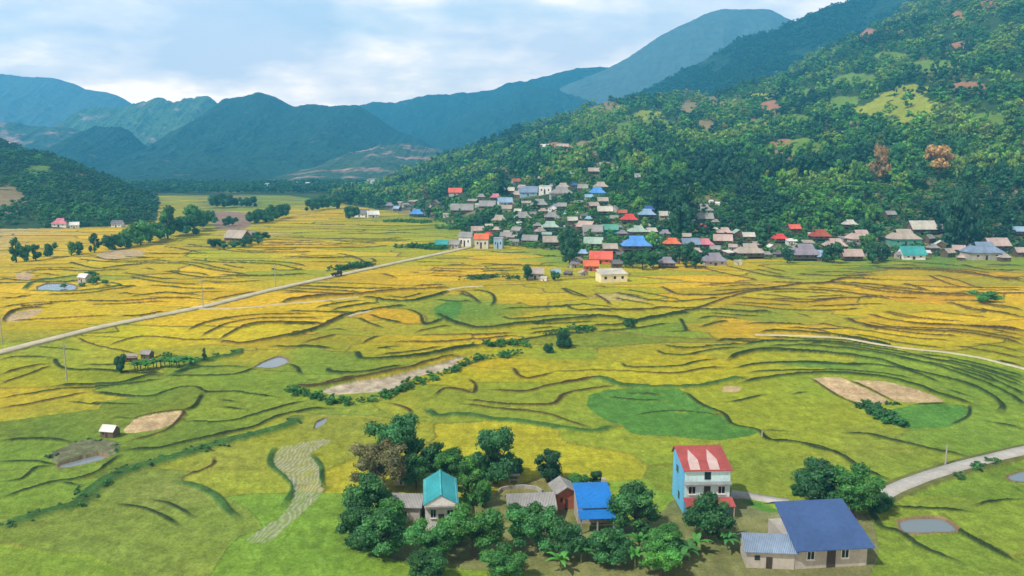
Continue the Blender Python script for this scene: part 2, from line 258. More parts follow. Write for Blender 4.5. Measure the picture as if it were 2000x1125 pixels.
# (region, kind, width, points): kind d = green bank, b = brown bank (face shade in both colours), g = grassy strip
LN = """
1 b 1 0,250 250,248 350,240 500,240 650,190 760,165 900,155 1000,155 1150,165 1300,190 1400,205
1 d 1 120,170 250,200 380,215 500,205 600,190
1 d .8 170,155 300,180 430,205
1 b .8 330,140 400,175 500,180 600,180 720,165 900,140 1000,128 1200,120
1 b .8 640,50 760,80 900,105 1000,110
1 b .8 950,90 1200,95 1330,90
1 b 1 1130,130 1250,140 1400,160 1600,180 1800,185
1 b .9 1180,125 1300,130 1450,155 1590,165
1 b 1.5 1330,60 1500,65 1700,80 1850,100 2000,120
1 b .7 1560,90 1650,130 1750,150 2000,150
1 b .6 1440,125 1560,160
1 d 2.2 0,280 120,290 200,305 300,290 420,265 550,255 700,265 850,265
1 d 1.6 0,325 140,320 260,300 400,275 470,265
1 d .7 420,290 440,330 440,350 360,350
1 d .8 660,215 800,225 950,230
1 b .9 760,175 900,190 1000,205 1150,205
1 b 1.6 1170,290 1250,320 1400,345 1600,355 1750,365 1900,390 2000,410
1 b .9 1280,270 1400,300 1550,320 1700,325 2000,350
1 b .8 1350,260 1450,285 1600,300 1720,305
1 b 1.1 1650,215 1750,250 1900,270 2000,290
1 b .9 1780,220 1900,235 2000,255
1 b .8 1550,255 1700,275 1850,290
1 b 1.3 1720,325 1850,335 2000,345
1 b .6 960,265 1020,285
1 d 1.8 780,355 900,352 1100,370 1250,390 1400,420 1550,440 1700,455 1850,485 2000,510
1 d 1.1 590,385 750,395 900,400 1050,400 1200,415 1400,440 1550,475 1750,510 1900,550 2000,590
1 d 1 345,405 400,420 550,420 720,410
1 d 1 310,430 350,450 450,455 550,440 700,425
1 d .9 150,490 180,510 300,512 420,505 500,485 580,475
1 d 1.7 640,480 700,455 800,440 1000,445 1200,465 1350,490 1450,525 1600,560 1750,600 1850,650 1900,690 1890,720
1 d 1 670,515 800,495 1000,490 1200,500 1380,515 1500,545 1620,590
1 d 1.3 820,420 1000,420 1200,435 1400,465 1550,500 1700,545 1850,600 1950,650 2000,690
1 b 1 0,530 200,535 400,540 520,520 620,510
1 d 1.8 700,590 800,570 950,550 1150,548 1350,565 1500,600 1600,640 1700,670 1770,690
1 g 2.2 0,565 80,575 150,600 300,610 500,605 600,585 720,560
1 d 1 440,630 520,690 620,730 660,780 780,810 820,850 900,855 1050,880 1150,920 1200,941
1 d .5 200,735 350,715 500,720 620,735
1 d 1.5 1170,820 1270,825 1400,855 1600,900 1750,930
1 d 1.5 1840,765 1950,790 2000,805
1 b .4 1020,565 1150,650 1250,690
1 b .3 1200,575 1300,620 1400,670
1 d .9 1480,690 1650,680
1 d .5 1750,690 1740,740 1650,785
1 d 1.2 1400,470 1500,490 1650,515 1800,560 1950,610 2000,630
1 d 1 1500,450 1650,470 1800,500 1950,540 2000,560
1 d .8 920,330 1050,340 1180,340
1 d .9 1000,410 1200,405 1450,430
9 b .8 1140,205 1250,235 1400,255 1600,270 1700,270
9 b .8 1230,190 1350,215 1500,240 1680,250
9 b .7 1800,290 2000,325
9 b .7 1700,370 1850,385 2000,420
9 b .7 1600,380 1800,410 2000,450
9 b .7 870,255 1000,280 1200,310 1400,340 1620,355
9 b .7 700,280 850,290 950,310
9 d .7 300,350 450,345 600,350
2 b .9 820,350 900,358 1050,358 1250,350 1400,340
2 b 1.1 670,400 800,405 950,405 1100,390 1250,375 1400,355
2 d 1.8 450,460 480,500 600,505 750,490 900,470 1050,440 1200,420
2 d 1.2 280,550 290,580 400,585 520,575 650,550 740,535
2 b 1.8 50,655 180,665 350,635 500,610 650,580 760,560 880,520 980,490 1080,480
2 d 2.4 930,235 1000,270 1060,295 1150,315 1250,320 1400,300 1550,285 1700,270 1850,255 1900,240
2 d 1 1320,245 1380,262 1500,255 1650,240 1880,235
2 d .8 1060,100 1150,130 1190,160
2 d .8 1150,80 1250,100 1280,140 1260,180
2 d .8 750,200 830,235 860,290 960,265 1000,270
2 d .8 530,230 600,260 730,285
2 d .8 450,250 550,290 610,310
2 d 1.3 0,370 120,350 240,300 330,260 420,230 520,210 740,175
2 d 1.5 480,130 650,150 780,150 900,125 1000,95
2 d .8 200,60 300,70 500,75 700,70
2 b 2 0,160 200,130 450,115 700,90 900,80 1020,75
2 d .8 0,90 200,100 400,110 600,100
2 d .8 40,215 200,215 380,225 560,210
2 d .7 0,285 130,290 250,285
2 d 1 0,430 150,430 320,440
2 d .6 280,315 400,320
2 d .6 480,410 540,380 600,360
2 d .8 1680,75 1750,110 1850,130
2 d .9 1700,170 1760,200 1900,205 2000,210
2 d .7 1800,170 2000,190
2 b 1.1 1250,680 1350,690 1480,690 1600,660 1750,635 1900,615 2000,625
2 b 1 1620,575 1750,575 1900,570 2000,570
2 b .9 1390,550 1420,600 1480,620 1560,605 1620,580
2 b .7 1120,620 1165,660 1150,700 1080,685 980,675 920,715
2 b 1.2 1110,740 1250,760 1400,775 1600,775 1660,750 1700,710 1850,680 2000,660
2 b .9 1080,765 1250,790 1450,810 1600,830 1720,870 1850,910
2 g 2 870,800 930,840 1050,835 1150,840 1300,865 1500,885 1700,920 1880,940 2000,900
2 b 1 650,760 760,800 780,830
10 d 1 290,270 450,290 600,280
10 b 1 470,205 560,225 640,290
10 b .9 1590,230 1670,280 1720,320
10 b .8 1580,170 1720,175
10 d .8 1320,180 1420,215 1530,260
10 b .8 1730,220 1850,235 2000,255
10 b .8 1840,195 2000,215
10 d .8 930,300 1030,310
10 b .9 0,630 150,625 220,625
10 b .8 1710,360 2000,360
3 b 1 450,640 600,645 750,640 900,630 1080,628
3 b .9 20,760 30,735 70,700 150,685 270,675
3 b .9 0,625 80,630 150,610
3 b .6 10,680 150,660 300,650 450,640
3 b .6 40,755 200,745 400,735 600,722
3 b .6 430,850 500,880 600,905 750,935
3 b .6 600,880 750,840 900,840 1050,855 1200,850
3 b 1 1210,850 1300,800 1400,770 1600,765 1780,770
3 b 1.5 1200,860 1300,880 1400,870 1600,830 1750,790 1900,720
3 d 1.2 1480,895 1600,900 1720,895 1840,910
3 d 1.1 0,965 100,955 280,955
3 b 1 0,1050 100,1020 280,985
3 b .7 0,1100 200,1030 270,1000
3 d .9 300,960 320,1000 400,1025 550,1025 700,1040 900,1045
3 d .9 450,995 560,998 700,990
3 d .8 900,1055 1100,1055 1300,1045 1400,1010
3 d .8 950,1050 1100,1010 1350,1005
3 g 1.6 1320,910 1300,940 1200,960 1080,985 1000,1030 930,1060
3 d .6 200,895 300,905 450,915
3 d 1.4 300,1110 500,1105 650,1100 800,1060 900,1055
3 d .9 1580,990 1630,1010 1650,1050
3 d 1.4 1800,1015 1830,1035 1970,1040
3 b .9 1600,1105 1750,1100 1850,1075 1969,1050
3 d .8 520,400 600,415 800,420 900,410
3 d .8 780,380 1000,385 1150,380
3 b .9 1030,330 1150,350 1350,375 1700,380
3 d .9 600,460 750,440 1000,440 1150,470 1350,500
3 d .9 1050,415 1200,430 1500,440 1670,475
3 d .8 820,555 1000,575 1200,580
3 d .6 900,480 1100,510 1300,520
3 g 1.2 130,580 180,540 300,520 450,500
3 g 1 600,540 650,560 400,590 150,585
3 b .9 1000,345 1300,350 1969,350
3 b .9 1500,290 1800,300 1969,300
3 b .8 1450,320 1969,330
3 b .8 1500,240 1969,250
3 b .8 1600,215 1900,225
3 d .9 1200,500 1400,505 1700,495
3 d .9 1500,460 1520,475 1670,475
3 d .8 1600,560 1969,570
3 b .8 1540,600 1700,600 1969,610
3 d .8 1570,700 1969,710
3 b .7 1550,400 1800,405 1969,400
3 b .7 1700,425 1969,430
3 b .7 1100,530 1250,540 1450,530
11 d .8 560,470 780,520 900,510 1150,490
11 d .8 1220,655 1360,670 1500,675
11 b .8 0,775 120,765 240,740
11 b .8 90,830 300,820 470,800
11 d .7 1000,560 1300,600 1450,600
11 d .7 1350,545 1600,560 1700,580
11 d .8 960,910 1150,905 1350,865
4 d 1.1 0,105 150,85 350,55 600,45 800,20 900,0
4 b 1.1 0,160 150,140 350,100 500,70
4 d .7 500,70 600,45
4 d .9 520,75 700,95 830,105 920,75 1000,50 1100,50 1150,75 1300,70 1400,85 1550,100
4 d .7 1130,80 1110,120 1080,160 1000,185
4 d .5 380,120 550,140 780,148
4 d .8 640,220 740,230
4 b .6 740,230 800,210 1010,180 1000,230 930,290 850,320 710,355
4 d .8 0,345 200,340 300,345 400,360
4 d .9 1030,245 1280,235 1400,205 1550,160 1700,120
4 d 1.5 680,405 850,400 1000,370 1200,325 1400,280 1500,235 1600,200 1750,170 1850,165
4 g 3.4 0,830 150,790 300,740 420,710 500,640 600,570 750,510 900,470 1100,410 1300,350 1500,300 1620,260 1650,220
4 d .8 0,465 200,465 330,490
4 d .8 0,580 120,560 200,500 300,490
4 d .9 0,670 150,620 320,575 500,545 670,430
4 d .7 320,575 460,600
4 g 1.4 980,580 1100,610 1200,660 1260,730 1330,790
4 d .9 650,705 800,730 900,770 1000,830
4 d .6 840,680 960,710 1080,780
4 b .5 1190,440 1180,490 1000,560
4 g 1 1530,390 1510,480 1600,560 1640,620 1580,720
4 g .8 1740,430 1790,500 1800,600 1840,600
5 d 1.4 720,120 760,155 900,170 1000,200 1100,225 1200,290 1350,355
5 d .7 730,105 850,110
5 d .9 1330,480 1500,490 1600,495 1770,510
5 d .8 1750,480 1850,455 2000,445
5 d 1.3 1240,480 1300,570 1400,600 1500,670 1700,750
5 d .9 1600,520 1690,600 1800,660 2000,760
5 d .8 1940,370 2000,400
7 d .9 0,545 250,550 450,540 640,545
7 d .9 0,580 300,590 500,580
7 d .8 0,610 300,620
7 d .8 100,480 500,490 800,480
7 b .8 0,700 180,750 170,780
7 d .8 340,860 450,890
7 d .8 600,770 850,775
7 d .8 560,850 650,860
7 d .8 1180,690 1300,700 1500,695
7 d 1 1540,710 1600,725 1740,725
7 b 1.2 1100,790 1500,800 1700,800
7 d .8 1100,850 1450,830
7 d .8 0,515 400,520 700,510
7 b .7 0,650 200,655 400,640
7 b .8 700,820 1000,830 1400,815
8 b 1 0,990 300,990 600,1010 860,1050
8 b 1.1 0,1060 300,1070 560,1060 860,1050
8 b .9 220,860 500,880 800,870
8 d .8 0,880 200,890
8 b 1.2 800,800 950,830 1200,830 1500,845 1700,880 1900,920
8 d .8 880,760 1100,770 1500,800
8 d .8 1000,790 1200,800
8 d 1 1500,790 1700,830 2000,840
8 d .8 1700,790 2000,800
8 b .8 1300,870 1500,920 1620,970
8 b 1.2 0,930 400,940 600,900 900,910
8 b 1.1 650,960 1000,1010 1300,1020 1600,1025
8 b .9 700,940 1000,960 1250,1000
9 b .9 300,85 500,75 700,70 950,80 1200,110 1450,120
9 b .9 440,115 600,130 800,145 1000,125
9 b .9 900,30 1100,50 1300,70 1480,80
9 b .9 1320,45 1550,65 1800,65
9 b .9 1600,150 1750,180 1950,215
9 b .9 1740,150 2000,190
9 d 1 470,380 600,360 800,360 1000,380 1200,410 1400,440 1600,480 1800,530 2000,600
9 d 1 430,495 600,475 800,470 1000,482 1250,490
9 d .8 500,520 700,510 900,510 1200,530 1400,560
9 d 1 1540,460 1700,480 1850,520 2000,560
9 d 1 1650,500 1800,545 1950,620 2000,650
9 b 1 1100,270 1300,305 1500,325 1650,330
9 d .8 600,330 800,345 1000,352 1100,360
9 d .9 1450,430 1600,445 1800,490 2000,540
10 b .8 120,540 300,500 420,480
10 d .9 850,350 1100,345 1350,330 1550,310
10 d .8 1000,480 1300,470 1600,450
3 d .8 0,520 150,530 300,515
3 b .8 100,480 300,470 500,480 700,470
3 d .8 700,620 900,600 1100,610
3 b .8 1150,640 1350,600 1500,590
"""
def cat(P, n=6):
    P = np.array(P, float)
    if len(P) < 3: return np.array([P[0] + (P[-1] - P[0]) * k / 8 for k in range(9)])
    Q = np.vstack([2 * P[0] - P[1], P, 2 * P[-1] - P[-2]]); o = []
    for i in range(1, len(Q) - 2):
        for k in range(n):
            t = k / n; a, b, c, d = Q[i-1:i+3]
            o.append(.5 * (2*b + (c-a)*t + (2*a-5*b+4*c-d)*t*t + (3*b-a-3*c+d)*t**3))
    o.append(P[-1]); return np.array(o)
LINES = []
for l in LN.strip().splitlines():
    q = l.split(); ox, oy, sc = REG[int(q[0])]
    P = [(ox + float(a) / sc, oy + float(b) / sc) for a, b in (w.split(',') for w in q[3:])]
    if max(p[1] for p in P) < 1 : continue
    P = cat(P); X, Y = flat(P[:, 0], P[:, 1]); LINES.append((q[1], float(q[2]), np.stack([X, Y], 1)))
# neighbouring terrace steps: parallel companions of the traced banks, kept clear of every other bank
LINES0 = list(LINES); allp = np.concatenate([L[2] for L in LINES0]); rp = random.Random(5)
for pas in range(3):
    for k, w, P in LINES0:
        ln_ = np.hypot(*np.diff(P, axis=0).T).sum(); ym = P[:, 1].mean()
        if ln_ < 36 or ym < 150 or ym > 480: continue
        off = rp.choice((-1, 1)) * rp.uniform(4.5, 6.5) * (1 + pas * .8) * (.7 + ym / 800); T = np.gradient(P, axis=0); T /= np.linalg.norm(T, axis=1)[:, None] + 1e-9
        Q = P + np.stack([-T[:, 1], T[:, 0]], 1) * off * np.sign(T[:, :1] + 1e-9); Q = Q[rp.randint(0, len(Q) // 5): len(Q) - rp.randint(0, len(Q) // 5)]
        dm = np.sqrt(((Q[:, None] - allp[None])**2).sum(2)).min(1); run = []; best = []
        for q_, d_ in zip(Q, dm):
            if d_ > 2.8 + .004 * ym: run.append(q_)
            else:
                if len(run) > len(best): best = run
                run = []
        if len(run) > len(best): best = run
        if len(best) >= 6: best = np.array(best); LINES.append((k if k != 'g' else 'd', .8, best)); allp = np.concatenate([allp, best])
print('banks', len(LINES0), len(LINES))
def wpts(reg, s):
    ox, oy, sc = REG[reg]; P = np.array([[float(v) for v in w.split(',')] for w in s.split()]) / sc + (ox, oy); return P
def wline(reg, s):
    P = cat(wpts(reg, s)); X, Y = flat(P[:, 0], P[:, 1]); return np.stack([X, Y], 1)
def wpoly(reg, s):
    P = wpts(reg, s); P = cat(np.vstack([P, P[:1]]), 4)[:-1]; X, Y = flat(P[:, 0], P[:, 1]); return np.stack([X, Y], 1)
ROADS = [('road', 'w', 3.6, wline(0, '-300,760 -100,716 0,690 200,640 390,602 520,570 655,540 780,513 870,494 915,484')),
 ('road', 'c', 2.4, wline(0, '1715,976 1750,958 1800,938 1850,922 1900,908 2000,884 2200,842 2500,790')),
 ('path', 'w', 1.5, wline(3, '1100,690 1200,690 1400,680 1500,668 1700,652 1969,625')),
 ('path', 'w', 1.8, wline(10, '380,205 450,190 560,175 680,168')),
 ('path', 'w', 1.3, wline(1, '760,368 950,372 1100,378 1200,388 1350,415 1500,435 1650,450 1800,475 1900,500 2000,525 2100,560')),
 ('path', 'c', 2.0, wline(5, '570,420 650,432 750,450 850,465')),
 ('path', 'w', 1.2, wline(2, '400,250 450,232 500,222 540,212'))]
PONDS = [('pale fish pond with a brown mud rim among green paddies', wpoly(3, '1395,1005 1450,975 1520,948 1565,955 1580,978 1500,1008')),
 ('long grey blue pond below the hut and rock bank', wpoly(4, '325,480 420,455 470,440 570,422 575,450 450,480 345,498')),
 ('small puddle of water at the head of the straw strip', wpoly(4, '1765,240 1830,215 1795,262 1755,278')),
 ('flooded paddy at the right edge below the road', wpoly(5, '1915,325 2000,300 2060,320 2060,350 1950,350')),
 ('shallow flooded paddy right of the long blue roof', wpoly(5, '1390,545 1480,530 1600,535 1670,590 1560,600 1420,600')),
 ('grey pond beside the white hut on the left', wpoly(11, '310,665 400,640 520,640 610,655 600,690 450,700 320,695'))]
STONES = wpoly(2, '230,680 350,645 500,620 650,595 800,560 900,530 1000,500 1090,480 1170,480 1060,505 1040,540 960,575 830,600 700,660 620,685 420,700 300,705')
STRAW = wpoly(4, '1570,385 1690,360 1800,342 1850,352 1790,385 1730,430 1775,490 1790,600 1812,625 1700,740 1600,830 1500,915 1375,908 1480,830 1580,760 1640,660 1620,580 1540,500 1532,440')
ROCKY = wpoly(4, '265,440 330,400 420,365 500,345 580,350 650,360 670,400 620,440 560,450 480,470 330,480')
DEEPG = [wpoly(1, '0,640 100,615 250,612 420,618 520,690 600,720 400,718 250,745 120,770 0,700'), wpoly(1, '150,770 300,725 500,722 620,740 660,780 780,815 600,850 400,835 200,820'),
 wpoly(1, '1380,710 1500,690 1720,690 1740,740 1660,785 1560,790 1440,790'), wpoly(2, '920,180 1000,150 1080,150 1060,240 960,265 920,230'), wpoly(5, '590,440 700,460 800,490 780,515 620,520')]
TANF = [wpoly(1, '1030,565 1150,560 1220,590 1380,670 1300,685 1250,680 1150,640'), wpoly(1, '1215,575 1350,580 1480,610 1620,660 1600,675 1420,670 1300,615'), wpoly(3, '25,755 60,715 150,690 240,685 150,740 80,757'),
 wpoly(4, '740,240 800,215 1010,185 990,235 900,280 800,300 690,300'), wpoly(3, '85,500 120,485 170,490 170,520 100,525'), wpoly(3, '530,390 600,365 780,365 770,395 650,410 560,415'), wpoly(0, '1415,755 1445,757 1440,766 1410,765')]
BROWNF = [wpoly(0, '408,412 470,415 495,425 480,445 430,448 412,430')]
K = dict(Y=(.48,.33,.008), y=(.31,.30,.011), g=(.145,.235,.024), G=(.075,.19,.030), o=(.50,.29,.012), t=(.42,.31,.18), b=(.26,.17,.085), n=(.21,.20,.065))
CT = """100,500Y 30,455t 60,465Y 180,470Y 250,500Y 200,540y 60,590Y 150,620Y 300,600Y 250,660y 400,500y 550,480Y 500,520y 600,450y 700,440y 640,425Y 560,430Y 800,460y 850,445g 560,545y 450,545Y 350,555Y 700,500y 780,500y 640,500Y 330,640Y 450,650Y 560,650Y 350,680Y 500,610Y 600,610Y 700,600Y 700,560Y 800,540Y 900,520Y 1000,510Y 1080,500g 850,500y 950,540Y 600,580Y
100,690g 60,730y 30,760Y 200,740g 130,760y 300,770g 230,640y 400,720g 470,690Y 530,680Y 600,690g 650,660y 640,720g 580,740g 470,740g 750,620Y 770,640o 720,640o 800,600y 820,660Y 700,700g 760,690y 860,640y 900,600G 950,610g 1000,590y 1030,600Y 920,660Y 1000,560y 1080,570y 1130,600y 1150,570y 1200,590y 1250,560y
1300,560Y 1370,545Y 1330,575Y 1450,530y 1450,560Y 1550,525y 1600,530g 1700,518G 1850,513G 1980,518g 1650,555Y 1750,545Y 1900,550o 1950,545o 1500,575y 1700,570o 1400,590y 1550,580y 1480,600o 1620,600o 1700,610Y 1850,590o 1980,580Y 1900,620Y 1980,640Y 1800,640Y 1700,640Y 1450,640o 1500,620g 1600,635Y 1550,640Y
1350,640g 1250,660g 1200,680g 1150,700g 1100,700g 1300,690y 1400,670y 1270,700y 1400,700Y 1500,680g 1600,690g 1700,690g 1800,700g 1900,720g 1960,690y 1850,680y 1950,740g 1550,720g 1600,705G 1700,715g 1000,720y 1070,720y 1150,740y 1050,740y 1250,730y 1350,725y 940,720Y 900,740y 850,770y 1000,780y 1000,810y 800,790Y 1450,780y 1600,760g 1500,800y 1620,800y 1900,770g 1880,840g 1950,870g 1500,850y 1700,870n 1600,880y 1750,920g 1200,860y 1100,850y 1250,920g 1500,920g 1450,900g 900,850y 700,830n 720,880y 650,900y 550,850y 700,900n
450,800y 350,800y 100,800g 100,850g 50,900g 400,840g 300,880g 150,960g 50,960g 450,890n 600,835n 350,960n 450,950g 550,1000g 400,1020g 200,1080g 600,1080g 1800,1000g 1950,1000g 1850,1080g 1600,1110g 1900,930g 500,400g 600,395g 430,395n 370,395y 620,410Y"""
import re
CTRL = [(float(a), float(b), k) for a, b, k in re.findall(r'(-?\d+),(\d+)([YygGotbn])', CT)]

# ---------------------------------------------------------------- the ground sheet: valley floor, terraces, hillsides
NU, NY = 1060, 1150
uu = np.concatenate([np.linspace(-1.5, -.80, 14)[:-1], np.linspace(-.80, .80, NU), np.linspace(.80, 1.5, 14)[1:]])
yy = np.concatenate([np.linspace(20, 62, 12)[:-1], np.geomspace(62, 760, NY), np.geomspace(760, 1700, 200)[1:], np.geomspace(1700, 5900, 40)[1:]])
U, Yg = np.meshgrid(uu, yy); Xg = U * Yg
za, zl, tA, tL = hillparts(Xg, Yg); H0 = np.maximum(za, 0) + np.maximum(zl, 0)
field = (H0 < .05) & (Yg < 1100) & (tA < 0)
PXg, PYg = project(Xg, Yg, H0)
# half-resolution plot map: plots grow from seeds, banks slow them down
RR = int(np.searchsorted(yy, 1080)); Xh, Yh = Xg[:RR], Yg[:RR]; nr, nc = Xh.shape; yh = yy[:RR]
du = np.gradient(uu)
def paint_line(X, Y, uax, yax, P, wmax, fn):
    """calls fn(slices, distance) near each piece of a line"""
    for a, b in zip(P[:-1], P[1:]):
        y0, y1 = min(a[1], b[1]) - wmax, max(a[1], b[1]) + wmax
        r0, r1 = np.searchsorted(yax, [y0, y1])
        if r0 >= r1: continue
        us = [(x + s) / max(y, 30) for x in (a[0], b[0]) for y in (y0, y1) for s in (-wmax, wmax)]
        c0, c1 = np.searchsorted(uax, [min(us), max(us)])
        if c0 >= c1: continue
        xs, ys = X[r0:r1, c0:c1], Y[r0:r1, c0:c1]; d = b - a; L = max(d @ d, 1e-6)
        t = np.clip(((xs - a[0]) * d[0] + (ys - a[1]) * d[1]) / L, 0, 1)
        fn((slice(r0, r1), slice(c0, c1)), np.hypot(xs - a[0] - t * d[0], ys - a[1] - t * d[1]))
bar = np.zeros_like(Xh)
for k, w, P in LINES:
    def f(s, d): bar[s] = np.maximum(bar[s], (d < .5 + .003 * Yh[s]) * 25.)
    paint_line(Xh, Yh, uu, yh, P, 6, f)
for k, c, w, P in ROADS:
    def f(s, d): bar[s] = np.maximum(bar[s], (d < w * .5 + .5) * 40.)
    paint_line(Xh, Yh, uu, yh, P, 6, f)
seeds = [];
for i in range(12000):
    y = math.sqrt(random.uniform(50**2, 1050**2)); x = random.uniform(-.85, .85) * y
    r = 13 if y < 170 else 6.5 + y * .011
    if all((x - a)**2 * .14 + (y - b)**2 > r*r*1.0 for a, b in seeds[-2500:]): seeds.append((x, y))
seeds = np.array(seeds); ns = len(seeds)
sr = np.clip(np.searchsorted(yh, seeds[:, 1]), 0, nr-1); sc_ = np.clip(np.searchsorted(uu, seeds[:, 0] / seeds[:, 1]), 0, nc-1)
dist = np.full((nr, nc), 1e9, np.float32); lab = np.zeros((nr, nc), np.int32); dist[sr, sc_] = 0; lab[sr, sc_] = np.arange(ns)
wig = .6 + 1.1 * fbm(Xh / 9, Yh / 9, 2, 31); cost = (1 + bar) * wig
stepx = np.abs(du[None, :] * Yh) * .36; stepy = np.repeat(np.gradient(yh)[:, None], nc, 1)
STC = {}
for dr, dc in ((0,1),(1,0),(1,1)): STC[dr, dc] = (np.sqrt((stepx * dc)**2 + (stepy * dr)**2) * cost).astype(np.float32)
for it in range(115):
    for dr, dc in ((0,1),(0,-1),(1,0),(-1,0),(1,1),(-1,-1),(1,-1),(-1,1)):
        st = STC[abs(dr), abs(dc)]
        a = (slice(max(dr,0), nr+min(dr,0)), slice(max(dc,0), nc+min(dc,0))); b = (slice(max(-dr,0), nr+min(-dr,0)), slice(max(-dc,0), nc+min(-dc,0)))
        cand = dist[b] + st[a]; m = cand < dist[a]
        dist[a] = np.where(m, cand, dist[a]); lab[a] = np.where(m, lab[b], lab[a])
cpx = np.array([(a, b * 2.6) for a, b, k in CTRL]); ckk = np.array([K[k] for a, b, k in CTRL])
spx, spy = project(seeds[:, 0], seeds[:, 1], 0); q = np.stack([spx, spy * 2.6], 1); dd = ((q[:, None, :] - cpx[None])**2).sum(2); o = np.argsort(dd, 1)[:, :2]
w0 = 1 / (dd[np.arange(ns), o[:, 0]] + 200)**1.2; w1 = 1 / (dd[np.arange(ns), o[:, 1]] + 200)**1.2
scol = (ckk[o[:, 0]] * w0[:, None] + ckk[o[:, 1]] * w1[:, None]) / (w0 + w1)[:, None]
jit = rng.normal(0, 1, (ns, 2)); scol = scol * (1 + .12 * jit[:, :1]) * np.array([1, 1, 1]) ; scol[:, 0] *= 1 + .10 * jit[:, 1]
odd = rng.random(ns); scol[(odd < .03) & (spy < 660)] = np.array(K['Y']) ; scol[(odd > .05) & (odd < .10)] = np.array(K['g']); 
tanm = (odd > .99) & (spy < 600); scol[tanm] = K['t']; shh = rng.uniform(-.2, .2, ns)
colh = scol[lab]; hh = shh[lab]
edge = np.zeros((nr, nc))
edge[:, 1:] += lab[:, 1:] != lab[:, :-1]; edge[1:, :] += lab[1:, :] != lab[:-1, :]; edge = np.minimum(edge, 1)
def up(a):
    b = np.vstack([a.astype(float), np.repeat(a[-1:].astype(float), Xg.shape[0] - nr, 0)])
    c = b.copy(); c[1:] += b[:-1]; c[:, 1:] += b[:, :-1]; c[1:, 1:] += b[:-1, :-1]
    return c / 4
def up3(a): return np.stack([up(a[..., i]) for i in range(3)], -1)
ckk = ckk.copy(); lowm = np.clip((cpx[:, 1] / 2.6 - 730) / 90, 0, 1)[:, None] * .6; ckk = ckk * (1 - lowm) + np.array([.135, .19, .035]) * lowm
gx, gy = np.arange(-100, 2101, 20), np.arange(380, 1181, 10); GX, GY = np.meshgrid(gx, gy * 2.6); gd = ((GX[..., None] - cpx[:, 0])**2 + (GY[..., None] - cpx[:, 1])**2 + 1500.)**-1.6; gc = (gd[..., None] * ckk).sum(2) / gd.sum(2)[..., None]
fi = np.clip((PXg + 100) / 20, 0, len(gx) - 1.001); fj = np.clip((PYg - 380) / 10, 0, len(gy) - 1.001); a0 = fi.astype(int); b0 = fj.astype(int); fi = (fi - a0)[..., None]; fj = (fj - b0)[..., None]
SMC = (gc[b0, a0] * (1 - fi) + gc[b0, a0 + 1] * fi) * (1 - fj) + (gc[b0 + 1, a0] * (1 - fi) + gc[b0 + 1, a0 + 1] * fi) * fj
colf = up3(colh) * .52 + SMC * .48 * (.9 + .2 * fbm(Xg / 14, Yg / 14, 3, 66))[..., None]; hf = up(hh); ef = up(edge)
fade = sstep(1100, 600, Yg)
COL = colf.copy(); Z = H0.copy()
fm = field.astype(float)
Z += fm * hf * sstep(0, -.03, tA)
eb = np.clip(ef * 2.2, 0, 1) * fm * (.35 + .65 * sstep(.25, .5, vn(Xg / 22, Yg / 22, 5))) * (.5 + .5 * sstep(120, 240, Yg))
bankc = np.where((vn(Xg / 40, Yg / 40, 8) > .5)[..., None], np.array([.07, .095, .018]), np.array([.14, .10, .03]))
COL = COL * (1 - .85 * eb[..., None]) + bankc * .85 * eb[..., None]
Z += eb * .12
BD = dict(d=(.024, .042, .012), b=(.065, .042, .016), g=(.045, .105, .024))  # green and brown banks darkened to carry the shade of their steep faces
mk = np.zeros_like(Xg); bc = np.zeros(Xg.shape + (3,)); bz = np.zeros_like(Xg)
wob = .6 + .8 * fbm(Xg / 6, Yg / 6, 2, 77)
for k, w, P in LINES:
    def f(s, d):
        h = (.24 * w + .0017 * Yg[s]) * (.6 + .4 * wob[s]) * (1.25 if k == 'g' else 1)
        ex, ey = Xg[s], Yg[s]; tp = np.minimum(np.hypot(ex - P[0, 0], ey - P[0, 1]), np.hypot(ex - P[-1, 0], ey - P[-1, 1])); m = np.exp(-(d / h)**4) * np.clip(tp / 3 + .2, 0, 1); u = m > mk[s]
        mk[s] = np.where(u, m, mk[s]); bc[s] = np.where(u[..., None], np.array(BD[k]), bc[s]); bz[s] = np.where(u, m * min(.42 * w + .18, 1.1) * (.5 + .5 * sstep(120, 230, Yg[s])), bz[s])
    paint_line(Xg, Yg, uu, yy, P, 5.5, f)
nzb = (.7 + .6 * fbm(Xg / 2.5, Yg / 2.5, 3, 15))[..., None]
mm = (np.clip(mk * 1.15, 0, 1) * fm)[..., None]; COL = COL * (1 - mm) + bc * nzb * mm; Z += bz * fm * nzb[..., 0]
def inside(P):
    m = np.zeros(Xg.shape, bool); r0, r1 = np.searchsorted(yy, [P[:, 1].min(), P[:, 1].max()]); c0, c1 = np.searchsorted(uu, [(P[:, 0] / P[:, 1]).min(), (P[:, 0] / P[:, 1]).max()])
    xs, ys = Xg[r0:r1, c0:c1], Yg[r0:r1, c0:c1]; r = np.zeros(xs.shape, bool)
    for (ax, ay), (bx, by) in zip(P, np.roll(P, -1, 0)):
        if ay != by: r ^= ((ay > ys) != (by > ys)) & (xs < (bx - ax) * (ys - ay) / (by - ay) + ax)
    m[r0:r1, c0:c1] = r; return m
for Ps, c in ((DEEPG, K['G']), (TANF, K['t']), (BROWNF, (.24, .16, .12))):
    for P in Ps:
        m = inside(P); keep = 1 - np.clip(mk, 0, 1)[m][:, None]
        COL[m] = COL[m] * (1 - keep) + np.array(c) * (.85 + .3 * fbm(Xg[m] / 5, Yg[m] / 5, 3, 4))[:, None] * keep
